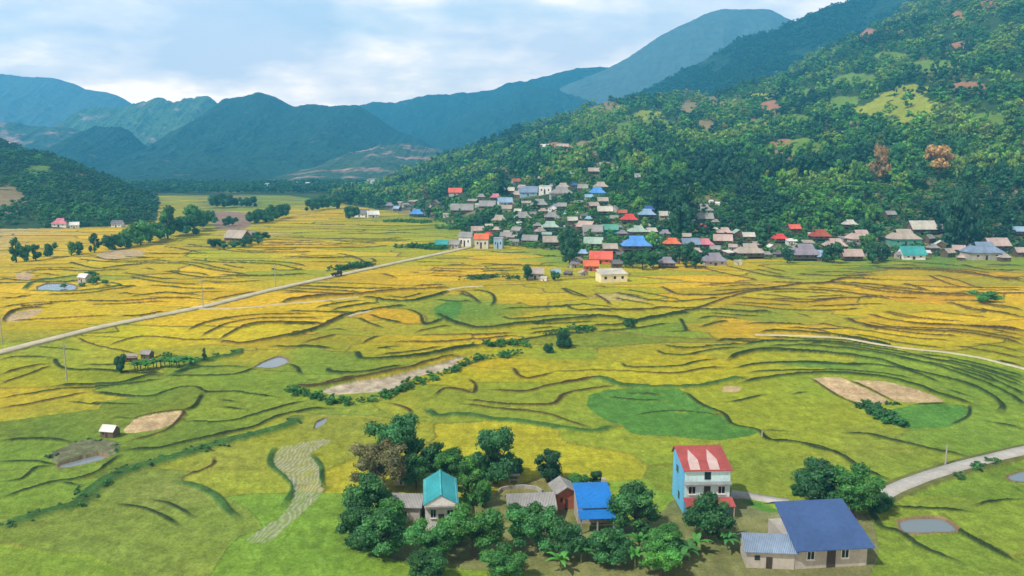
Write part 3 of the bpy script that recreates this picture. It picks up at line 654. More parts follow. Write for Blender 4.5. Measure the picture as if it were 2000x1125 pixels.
grn = 1 + np.clip(rng.normal(0, 1, Xg.shape), -2, 2) * .085 + (fbm(Xg / .8, Yg / .8, 2, 19) - .5) * .3; COL = COL * np.where(field, grn, 1)[..., None]; Z += fm * (fbm(Xg / .7, Yg / .7, 2, 22) - .5) * .18
m = inside(STONES); COL[m] = np.array((.40, .34, .26)) * (.55 + .8 * fbm(Xg[m] / 1.6, Yg[m] / 1.6, 3, 14))[:, None]; Z[m] = -.7 + .5 * fbm(Xg[m] / 1.6, Yg[m] / 1.6, 3, 14)
m = inside(ROCKY); COL[m] = np.array((.15, .16, .09)) * (.4 + 1.1 * fbm(Xg[m] / .9, Yg[m] / .9, 3, 14))[:, None]; Z[m] = .1 + .5 * fbm(Xg[m] / 1.2, Yg[m] / 1.2, 3, 17)
rows = np.zeros_like(Xg); m = inside(STRAW); rows[m] = 1; Z[m] = .1 + .1 * fbm(Xg[m] / .8, Yg[m] / .8, 2, 3)
for lbl, P in PONDS:
    m = inside(P); ctr = P.mean(0); m2 = inside(ctr + (P - ctr) * 1.12) & ~m
    Z[m2] = .12; COL[m2] = (.20, .13, .08); Z[m] = -.55; COL[m] = (.12, .11, .08)
# hillside floors: forest floor, clearings, bare red earth
hm = 1 - fm
n1_ = fbm(Xg / 35, Yg / 35, 4, 40); n2_ = fbm(Xg / 110, Yg / 110, 3, 44)
fl = np.array([.030, .062, .020]) * (.7 + .7 * n1_)[..., None]
br = (sstep(.60, .68, n1_) * .5)[..., None]; fl = fl * (1 - br) + np.array([.15, .15, .045]) * br
vil = ((tA > -.01) & (tA < .16) & (PXg > 690))[..., None] * (sstep(.44, .56, fbm(Xg / 9, Yg / 9, 3, 50)))[..., None] * .75
fl = fl * (1 - vil) + np.array([.22, .165, .11]) * vil
far_ = (field == 0) & (H0 < .05); 
flatc = np.array([.10, .17, .035]) * (.6 + .8 * fbm(Xg / 60, Yg / 90, 3, 61))[..., None]
fl = np.where(far_[..., None] & (tA < 0)[..., None], flatc, fl)
COL = COL * (1 - hm[..., None]) + fl * hm[..., None]
# (px, py, rx, ry, colour) clearings and slips on the hillsides, laid on the slope where they stand
CLR = [(a_, b_, c_ * 1.15, d_ * 1.45, e_) for a_, b_, c_, d_, e_ in [(1665,157,45,9,'m'),(1700,218,30,14,'M'),(1760,212,60,24,'M'),(1690,66,20,9,'r'),(1875,92,20,7,'r'),(1505,211,19,10,'r'),(1185,212,26,10,'u'),(1385,195,15,6,'u'),(1895,172,32,9,'r'),(1525,281,24,7,'r'),
 (1345,212,14,10,'u'),(1600,30,12,4,'u'),(1870,30,12,6,'r'),(1930,8,14,5,'r'),(1570,295,36,18,'m'),(1480,240,20,6,'u'),(1020,268,12,4,'u'),(1090,288,30,6,'r'),(1140,283,18,6,'u'),
 (15,388,30,16,'u'),(75,335,24,8,'m'),(155,345,16,4,'u'),(1240,232,24,8,'m'),(1220,250,20,7,'m'),(1375,398,18,12,'u'),(1850,255,20,5,'r'),(1990,275,16,6,'r'),(1180,325,14,5,'u'),(1640,200,40,8,'m'),
 (1600,345,26,8,'m'),(1450,330,22,7,'m'),(1760,300,30,8,'m'),(1330,290,20,7,'m'),(1550,235,34,8,'m'),(1630,265,26,6,'M'),(1420,205,26,5,'u'),(1820,130,40,9,'m'),(1930,230,36,9,'m'),(1740,110,26,6,'m'),(1200,265,22,8,'m'),(1110,255,20,7,'m'),(1270,225,26,6,'M'),(1480,190,24,5,'M'),(1380,245,22,6,'u'),(1890,450,40,8,'u'),(1810,490,40,9,'u'),(1950,490,50,8,'u'),(760,418,40,6,'u'),(1430,260,30,4,'m'),(1300,180,50,5,'m'), (1290,245,34,8,'m'), (1500,300,26,7,'u'), (1690,330,24,8,'M'), (1900,300,28,8,'m'), (1560,180,30,6,'m'), (1780,175,30,7,'M')]]
KC = dict(m=(.12, .20, .035), M=(.24, .27, .035), r=(.30, .15, .09), u=(.22, .17, .09))
PX2, PY2 = project(Xg, Yg, Z); wq = fbm(Xg / 16, Yg / 16, 3, 71) - .5
CLEAR = []
for a, b, rx, ry, k in CLR:
    X0, Y0, Z0 = at(a, b); CLEAR.append((a, b, rx, ry))
    m = (hm > 0) & (((PX2 - a) / rx)**2 + ((PY2 - b) / ry)**2 + wq * 2.2 < 1) & (np.abs(Yg - Y0) < 260)
    COL[m] = np.array(KC[k]) * (.8 + .4 * n1_[m])[:, None]
# road beds
rb = np.zeros_like(Xg)
for k, c, w, P in ROADS:
    def f(s, d):
        m = d < w * .5 + .9; Z[s] = np.where(m, .32, Z[s]); e = (d >= w * .5 - .3) & m
        COL[s] = np.where(e[..., None], np.array((.12, .13, .04)), COL[s]); COL[s] = np.where((m & ~e)[..., None], np.array((.2, .17, .12)), COL[s])
    if k == 'path':
        def f(s, d): m = d < w * .5 + .5; Z[s] = np.where(m, .3, Z[s])
    paint_line(Xg, Yg, uu, yy, P, 5, f)
# the yards round the farmhouses in front
yard = wpoly(0, '760,1010 850,1020 1000,950 1110,930 1200,1020 1290,1000 1320,975 1440,975 1500,1000 1690,1005 1700,1120 1560,1150 1000,1120 760,1090')
m = inside(yard) ; COL[m] = COL[m] * .3 + .7 * np.array((.17, .15, .085)) * (.5 + .9 * fbm(Xg[m] / 3, Yg[m] / 3, 4, 88))[:, None]; Z[m] = 0
V = np.stack([Xg.ravel(), Yg.ravel(), Z.ravel()], 1)
obj('ground', mesh_np('ground', V, grid_faces(*Xg.shape), mat_ground(), COL.reshape(-1, 3), True, {'rows': rows.ravel()}), kind='structure')

def strip(name, P, w, z, mat, **k):
    P = np.array(P); seg = np.hypot(*np.diff(P, axis=0).T); s = np.r_[0, seg.cumsum()]; n = max(int(s[-1] / 2), 4); q = np.linspace(0, s[-1], n)
    C_ = np.stack([np.interp(q, s, P[:, 0]), np.interp(q, s, P[:, 1])], 1); T = np.gradient(C_, axis=0); T /= np.linalg.norm(T, axis=1)[:, None]; Nn = np.stack([-T[:, 1], T[:, 0]], 1)
    ww = w * .5 * (1 + .16 * (fbm(q / 4, q * 0, 2, 5) - .5)); V = []
    for k_, zz in ((-1, z - .35), (-.97, z), (0, z + .05), (.97, z), (1, z - .35)): V.append(np.column_stack([C_ + Nn * (ww * k_)[:, None], np.full(n, zz)]))
    V = np.stack(V, 1).reshape(-1, 3); return obj(name, mesh_np(name, V, grid_faces(n, 5)[:, ::-1], mat, smooth=False), **k)
PALE = mat_plain('pale_road', (.50, .44, .30), .9, .25, .75, 1.1, False); CROAD = mat_plain('concrete_road', (.40, .38, .35), .9, .25, .75, 1.1, False)
for k, c, w, P in ROADS: strip(k, P, w, .44, PALE if c == 'w' else CROAD, kind='structure')
wm, t, b = newmat('pond_water'); b.inputs['Base Color'].default_value = (.16, .19, .20, 1); b.inputs['Roughness'].default_value = .08; b.inputs['Specular IOR Level'].default_value = .6
for lbl, P in PONDS:
    n = len(P); c = P.mean(0); P2 = c + (P - c) * 1.03
    V = np.vstack([np.column_stack([P2, np.full(n, -.12)]), [[c[0], c[1], -.12]]]); Fc = [(i, (i + 1) % n, n) for i in range(n)]
    obj('pond', mesh_np('pond', V, Fc, wm), kind='structure')
# ---------------------------------------------------------------- mountains beyond the valley
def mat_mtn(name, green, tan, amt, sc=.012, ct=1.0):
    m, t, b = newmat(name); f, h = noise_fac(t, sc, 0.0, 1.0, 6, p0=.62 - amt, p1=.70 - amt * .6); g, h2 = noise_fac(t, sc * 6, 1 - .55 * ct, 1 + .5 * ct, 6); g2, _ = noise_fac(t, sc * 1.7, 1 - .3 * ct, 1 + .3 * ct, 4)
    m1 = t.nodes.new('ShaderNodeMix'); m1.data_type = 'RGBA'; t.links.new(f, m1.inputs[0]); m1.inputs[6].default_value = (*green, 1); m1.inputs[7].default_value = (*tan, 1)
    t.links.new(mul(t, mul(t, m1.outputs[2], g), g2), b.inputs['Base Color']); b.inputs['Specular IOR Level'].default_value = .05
    bp = t.nodes.new('ShaderNodeBump'); bp.inputs['Strength'].default_value = .8; bp.inputs['Distance'].default_value = 14; t.links.new(h2, bp.inputs['Height']); t.links.new(bp.outputs[0], b.inputs['Normal'])
    return m
def mountain(pts, front, back, mat, amp=.16, jag=4, seed=0, zb=-8, pw=1.15, rib=110.):
    P = np.array(pts, float); n = 420; s = np.linspace(0, 1, n); k = (P[:, 0] - P[0, 0]) / (P[-1, 0] - P[0, 0])
    px = np.interp(s, k, P[:, 0])
    Pc = cat(P, 10); pyc = np.interp(px, Pc[:, 0], Pc[:, 1]); D = np.interp(px, Pc[:, 0], Pc[:, 2])
    pyc = pyc + (fbm(s * 26, s * 0, 4, seed) - .5) * jag * 2 + (fbm(s * 130, s * 0, 2, seed + 3) - .5) * jag * .6
    u = ucol(px); X = u * D; Zc = np.maximum(zat(pyc, D), 5); L = np.r_[0, np.hypot(np.diff(X), np.diff(D)).cumsum()]
    vs = np.concatenate([-np.linspace(1, 0, 30)[:-1], np.linspace(0, 1, 150)])
    rowsV = []
    for v in vs:
        if v < 0: yv = D + back * (-v); zz = Zc * (1 - (-v)**1.3) + zb * (-v)
        else: yv = D - front * v; zz = zb + (Zc - zb) * (1 - v)**pw
        q = L / rib
        g = (ridged(q + .35 * fbm(q * .7, q * 0 + v * 3, 2, seed + 5), q * 0 + v * front / rib * .45, 5, seed + 11) - .62)
        zz = zz + g * amp * Zc * 4 * abs(v) * (1 - abs(v)) * (1.0 if v > 0 else .5)
        xs = X * (yv / D) if v < 0 else X * (1 - .25 * v * front / D)
        rowsV.append(np.stack([xs, yv, zz], 1))
    V = np.concatenate(rowsV); obj('mountain', mesh_np('mountain', V, grid_faces(len(vs), n)[:, ::-1], mat, smooth=True), kind='structure')
MG = mat_mtn('mountain_forest', (.020, .050, .030), (.12, .10, .08), -.05); MGP = mat_mtn('haze_painted_mountain', (.085, .125, .12), (.09, .13, .12), -.08, .006, .3); MG2 = mat_mtn('mountain_grass', (.075, .13, .045), (.26, .22, .17), .03); MG3 = mat_mtn('mountain_slips', (.05, .085, .04), (.36, .22, .17), .10)  # pale bluish far peaks have extra distance haze painted into their colour
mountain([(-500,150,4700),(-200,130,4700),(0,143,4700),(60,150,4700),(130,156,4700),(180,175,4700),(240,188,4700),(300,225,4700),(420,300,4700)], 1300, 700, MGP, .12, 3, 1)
mountain([(60,268,3700),(130,240,3700),(165,214,3700),(230,208,3700),(265,203,3700),(310,191,3700),(345,200,3700),(375,194,3700),(412,188,3700),(440,210,3700),(520,260,3700),(600,310,3700)], 800, 400, MG2, .22, 6, 7)
mountain([(-450,240,2900),(-100,228,2900),(0,238,2900),(50,243,2900),(130,249,2900),(175,262,2900),(230,290,2900),(300,330,2900)], 700, 300, MG3, .2, 4, 13)
mountain([(60,330,2500),(120,282,2500),(172,254,2500),(200,248,2500),(240,249,2500),(262,262,2500),(285,285,2500),(330,320,2500),(400,350,2500)], 600, 300, MG, .2, 4, 19)
mountain([(560,230,4200),(700,204,4200),(780,198,4200),(832,184,4200),(900,183,4200),(960,178,4200),(1000,162,4200),(1060,150,4200),(1110,134,4200),(1160,130,4200),(1220,140,4200),(1265,152,4200),(1330,180,4200),(1500,220,4200)], 1100, 600, MG, .2, 5, 23)
mountain([(720,330,3800),(800,280,3800),(900,225,3800),(1000,180,3800),(1080,172,3800),(1180,175,3800),(1300,200,3800),(1500,240,3800)], 1300, 300, MG, .2, 4, 71)
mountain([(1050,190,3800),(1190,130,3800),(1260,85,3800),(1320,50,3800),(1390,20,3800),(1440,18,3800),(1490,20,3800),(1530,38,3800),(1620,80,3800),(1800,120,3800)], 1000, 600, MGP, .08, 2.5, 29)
mountain([(270,330,3000),(330,285,3000),(380,250,3000),(420,212,3000),(445,194,3000),(480,188,3000),(511,181,3000),(540,188,3000),(575,205,3000),(612,204,3000),(640,208,3000),(690,204,3000),(730,224,3000),(770,250,3000),(830,278,3000),(900,320,3000)], 1100, 600, MG, .18, 3.5, 31)
mountain([(520,345,2300),(600,330,2300),(650,308,2300),(700,296,2300),(760,284,2300),(830,286,2300),(880,300,2300),(960,330,2300)], 700, 500, MG3, .2, 5, 37)
mountain([(60,365,2000),(180,345,2000),(260,335,2000),(340,340,2000),(420,328,2000),(520,338,2000),(600,345,2000),(700,340,2000),(800,345,2000),(900,352,2000),(1000,360,2000)], 560, 400, MG, .3, 6, 41)
mountain([(1000,290,2300),(1130,226,2300),(1245,182,2300),(1290,158,2300),(1335,136,2300),(1400,98,2300),(1430,78,2300),(1470,66,2300),(1505,60,2300),(1540,40,2300),(1590,18,2300),(1640,2,2300),(1720,-40,2300),(1850,-110,2300),(2100,-260,2300),(2500,-380,2300)], 1150, 900, MG, .12, 3, 43, rib=150.)
# ---------------------------------------------------------------- foliage
def leaf_quads(C0, Nn, size, r):
    n = len(C0); ref = r.normal(size=(n, 3)); a = np.cross(Nn, ref); a /= np.linalg.norm(a, axis=1)[:, None] + 1e-9; b = np.cross(Nn, a)
    s = (size * r.uniform(.6, 1.3, n))[:, None]; a = a * s; b = b * s * .62
    V = np.stack([C0 - a, C0 - b * .9 + a * .1, C0 + a, C0 + b], 1).reshape(-1, 3); return V, np.arange(4 * n).reshape(-1, 4)
def crown_mesh(name, seed, lobes, per, leaf, shape='round'):
    """unit crown: about 1 wide, base of foliage near z=.2, top near 1; many small leaf faces round lobes"""
    r = np.random.default_rng(seed); VV = []; FF = []; CC = []; base = 0
    for i in range(lobes):
        th = r.uniform(0, 2 * math.pi); k = r.uniform(0, 1)
        if shape == 'round': zc = r.uniform(.16, .84); rad = .36 * math.sqrt(max(.05, 1 - ((zc - .46) / .48)**2)) * math.sqrt(k); lr = r.uniform(.09, .20)
        elif shape == 'tall': zc = r.uniform(.10, .90); rad = .26 * (1 - zc * .55) * math.sqrt(k) * 1.2; lr = r.uniform(.09, .17)
        elif shape == 'wide': zc = r.uniform(.32, .82); rad = .42 * math.sqrt(k); lr = r.uniform(.11, .19)
        elif shape == 'bamboo': zc = r.uniform(.12, .92); rad = .12 + .30 * zc * k; lr = r.uniform(.06, .13)
        else: zc = r.uniform(.10, .55); rad = .42 * math.sqrt(k); lr = r.uniform(.13, .22)
        c = np.array([rad * math.cos(th), rad * math.sin(th), zc]); n = int(per * (lr / .18)**2)
        d = r.normal(size=(n, 3)); d /= np.linalg.norm(d, axis=1)[:, None]; d[:, 2] = np.where(d[:, 2] < -.45, -d[:, 2], d[:, 2])
        sq = np.array([1, 1, .8 if shape != 'bamboo' else 1.9]); p = c + d * lr * sq * r.uniform(.72, 1.12, (n, 1))
        nn_ = d + r.normal(0, .55, (n, 3)); nn_ /= np.linalg.norm(nn_, axis=1)[:, None]
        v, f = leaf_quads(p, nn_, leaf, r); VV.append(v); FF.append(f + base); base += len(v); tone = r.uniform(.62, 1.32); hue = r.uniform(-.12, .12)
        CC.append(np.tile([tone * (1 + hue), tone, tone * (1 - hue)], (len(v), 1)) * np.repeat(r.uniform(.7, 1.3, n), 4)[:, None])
        # solid heart of the lobe
        m = 5; t = np.linspace(0, math.pi, m); ph = np.linspace(0, 2 * math.pi, 7)[:-1]
        g = np.array([[math.sin(a) * math.cos(b), math.sin(a) * math.sin(b), math.cos(a)] for a in t for b in ph]) * lr * .78 * sq * r.uniform(.85, 1.1, (m * 6, 1)) + c
        f = [[a * 6 + b, a * 6 + (b + 1) % 6, (a + 1) * 6 + (b + 1) % 6, (a + 1) * 6 + b] for a in range(m - 1) for b in range(6)]
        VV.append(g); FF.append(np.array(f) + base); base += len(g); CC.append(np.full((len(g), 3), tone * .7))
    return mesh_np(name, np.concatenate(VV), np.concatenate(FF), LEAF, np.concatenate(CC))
def trunk_mesh(name, seed, r0=.035, lean=0.0, limbs=5, top=.62):
    r = random.Random(seed); m = MB(); P = [(0, 0, -.06), (r.uniform(-.015, .015), 0, .15), (lean * .5, r.uniform(-.02, .02), .38), (lean, 0, top)]
    m.tube(P, [r0 * 1.25, r0, r0 * .75, r0 * .35], 7)
    for i in range(limbs):
        a = 2 * math.pi * (i + r.random() * .6) / limbs; z = r.uniform(.26, .45)
        m.tube([(lean * .5, 0, z), (lean * .5 + .13 * math.cos(a), .13 * math.sin(a), z + .13), (lean * .5 + .26 * math.cos(a), .26 * math.sin(a), z + .27)], [r0 * .5, r0 * .35, r0 * .15], 5)
    return m.mesh(name, BARK)
FARM = [crown_mesh('crown', 100 + i, 9, 26, .075, s) for i, s in enumerate(['round', 'round', 'tall', 'wide', 'round', 'wide', 'bamboo', 'tall'])]
MIDM = {s: [crown_mesh('crown', 200 + 10 * j + i, 16, 60, .048, s) for i in range(3)] for j, s in enumerate(['round', 'tall', 'wide', 'bamboo', 'bush'])}
NEARM = {s: [crown_mesh('crown', 300 + 10 * j + i, 34, 210, .026, s) for i in range(3)] for j, s in enumerate(['round', 'tall', 'wide', 'bush'])}
TRK = [trunk_mesh('trunk', 1), trunk_mesh('trunk', 2, .03, .05), trunk_mesh('trunk', 3, .04, -.04, 4)]
NTREE = 0
def tree(name, label, x, y, z, w, h, shape='round', tint=.3, group=None, near=False, cat_='tree', rz=None):
    global NTREE; NTREE += 1
    o = bpy.data.objects.new(name, None); C.objects.link(o); o.location = (x, y, z); o.empty_display_size = .5
    o.rotation_euler = (0, 0, random.uniform(0, 6.28) if rz is None else rz); o.scale = (w, w, h)
    o['label'] = label; o['category'] = cat_
    if group: o['group'] = group
    me = random.choice((NEARM if near else MIDM)[shape]); c = obj('crown', me, o); c['tint'] = float(tint)
    if shape != 'bush': obj('trunk' if shape != 'bamboo' else 'stem', random.choice(TRK), o)
    return o

def scatter_stuff(name, pts, hw, var, tint, srcs, **props):
    """one object: crowns set on points by geometry nodes"""
    n = len(pts); me = bpy.data.meshes.new(name); me.vertices.add(n); me.vertices.foreach_set('co', np.asarray(pts, np.float32).ravel())
    def fa(nm, typ, arr, key): a = me.attributes.new(nm, typ, 'POINT'); a.data.foreach_set(key, np.asarray(arr).ravel())
    fa('scl', 'FLOAT_VECTOR', np.column_stack([hw[:, 1], hw[:, 1], hw[:, 0]]).astype(np.float32), 'vector')
    fa('rot', 'FLOAT_VECTOR', np.column_stack([np.zeros(n), np.zeros(n), rng.uniform(0, 6.28, n)]).astype(np.float32), 'vector')
    fa('var', 'INT', var.astype(np.int32), 'value'); fa('tint', 'FLOAT', tint.astype(np.float32), 'value')
    o = obj(name, me, **props); g = bpy.data.node_groups.new(name, 'GeometryNodeTree'); gn = g.nodes; ln = g.links
    g.interface.new_socket('Geometry', in_out='INPUT', socket_type='NodeSocketGeometry'); g.interface.new_socket('Geometry', in_out='OUTPUT', socket_type='NodeSocketGeometry')
    gi = gn.new('NodeGroupInput'); go = gn.new('NodeGroupOutput'); iop = gn.new('GeometryNodeInstanceOnPoints'); ji = gn.new('GeometryNodeJoinGeometry')
    for s in reversed(srcs):
        oi = gn.new('GeometryNodeObjectInfo'); oi.inputs[0].default_value = s; oi.transform_space = 'ORIGINAL'; oi.inputs['As Instance'].default_value = True; ln.new(oi.outputs['Geometry'], ji.inputs[0])
    def na(nm, t): a = gn.new('GeometryNodeInputNamedAttribute'); a.data_type = t; a.inputs[0].default_value = nm; return a.outputs[0]
    ln.new(gi.outputs[0], iop.inputs['Points']); ln.new(ji.outputs[0], iop.inputs['Instance']); iop.inputs['Pick Instance'].default_value = True
    ln.new(na('var', 'INT'), iop.inputs['Instance Index']); ln.new(na('scl', 'FLOAT_VECTOR'), iop.inputs['Scale'])
    e2r = gn.new('FunctionNodeEulerToRotation'); ln.new(na('rot', 'FLOAT_VECTOR'), e2r.inputs[0]); ln.new(e2r.outputs[0], iop.inputs['Rotation'])
    ln.new(iop.outputs[0], go.inputs[0]); md = o.modifiers.new('scatter', 'NODES'); md.node_group = g
    return o
# ---------------------------------------------------------------- village houses
RC = dict(grey=(.30,.29,.28), dgrey=(.17,.165,.175), purple=(.27,.24,.29), tan=(.42,.36,.30), pink=(.50,.37,.33), cream=(.56,.53,.45), white=(.74,.73,.70), blue=(.10,.30,.72), lblue=(.28,.42,.58), bgrey=(.20,.27,.38), navy=(.05,.12,.34),
 red=(.62,.06,.05), orange=(.72,.17,.07), coral=(.75,.14,.09), rust=(.36,.08,.045), brick=(.42,.13,.07), teal=(.05,.33,.32), pgreen=(.36,.48,.40), lilac=(.50,.42,.62), rose=(.60,.20,.25), wood=(.13,.09,.06), yellow=(.75,.66,.42), stone=(.40,.37,.33), green=(.10,.33,.24))
def roofm(c): return mat_plain('roof_sheet', RC[c], .6, .35, .70, 1.15, wave=1.6)
def wallm(c): return mat_plain('wall_plaster', RC[c], .85, .4, .78, 1.1)
def house_parts(o, w, d, hw, hr, kind, rc, wc, ov=.5, stilt=False, wins=2):
    z0 = -1.2; a = MB()
    if stilt:
        z1 = hw * .42
        for i in range(4):
            for j in (0, 1): x = -w/2 + .3 + i * (w - .6) / 3; y = (-d/2 + .3, d/2 - .3)[j]; a = MB(); a.box(x-.12, x+.12, y-.12, y+.12, z0, z1); a.build('post', DARKW, o)
        a = MB(); a.box(-w/2, w/2, -d/2, d/2, z1, hw)
        a.box(-w/2 - .15, w/2 + .15, -d/2 - .25, d/2 + .15, z1 - .18, z1 - .002)
    else: a.box(-w/2, w/2, -d/2, d/2, z0, hw)
    if kind in 'ge':
        if kind == 'g': a.add([(-w/2,-d/2,hw),(-w/2,d/2,hw),(-w/2,0,hw+hr*.92),(w/2,-d/2,hw),(w/2,d/2,hw),(w/2,0,hw+hr*.92)], [(0,2,1),(3,4,5)])
        else: a.add([(-w/2,-d/2,hw),(w/2,-d/2,hw),(0,-d/2,hw+hr*.92),(-w/2,d/2,hw),(w/2,d/2,hw),(0,d/2,hw+hr*.92)], [(0,1,2),(3,5,4)])
    a.build('wall', wallm(wc), o)
    b = MB(); W2, D2 = w/2 + ov, d/2 + ov; zb = hw - .15; th = .1
    if kind == 'g':
        b.slab([(-W2,-D2,zb),(W2,-D2,zb),(W2,0,hw+hr),(-W2,0,hw+hr)], th); b.slab([(W2,D2,zb),(-W2,D2,zb),(-W2,0,hw+hr),(W2,0,hw+hr)], th)
    elif kind == 'e':
        b.slab([(-W2,D2,zb),(-W2,-D2,zb),(0,-D2,hw+hr),(0,D2,hw+hr)], th); b.slab([(W2,-D2,zb),(W2,D2,zb),(0,D2,hw+hr),(0,-D2,hw+hr)], th)
    elif kind == 's': b.slab([(-W2,-D2,zb),(W2,-D2,zb),(W2,D2,hw+hr*.5),(-W2,D2,hw+hr*.5)], th)
    elif kind == 'f': b.box(-w/2-.15, w/2+.15, -d/2-.15, d/2+.15, hw+.002, hw+.35)
    else:   # hipped skirt with a small gable on top
        r = W2 * .50; dy = D2 * .42; z1 = zb + (hr + .15) * .62; zt = hw + hr; rr = r * .96
        b.add([(-W2,-D2,zb),(W2,-D2,zb),(W2,D2,zb),(-W2,D2,zb),(-r,-dy,z1),(r,-dy,z1),(r,dy,z1),(-r,dy,z1)], [(0,1,5,4),(1,2,6,5),(2,3,7,6),(3,0,4,7),(0,3,2,1)])
        b.slab([(-r-.25,-dy-.15,z1-.02),(r+.25,-dy-.15,z1-.02),(rr,0,zt),(-rr,0,zt)], .09); b.slab([(r+.25,dy+.15,z1-.02),(-r-.25,dy+.15,z1-.02),(-rr,0,zt),(rr,0,zt)], .09)
    rf = b.build('roof', roofm(rc), o)
    zb2 = hw * (.52 if stilt else .40); ww = min(w * .11, .9); wh = hw * .24
    for i in range(wins):
        x = (-w * .28, w * .28, 0)[i]; m = MB(); m.box(x-ww/2, x+ww/2, -d/2-.05, -d/2+.05, zb2+.1, zb2+.1+wh); m.build('window', GLASS, o)
    m = MB(); dw = min(w * .09, .8); zd = (hw*.42 if stilt else 0); m.box(-dw, dw*.4, -d/2-.06, -d/2+.04, zd+.01, zd + hw*(.48 if stilt else .62)); m.build('door', DARKW, o)
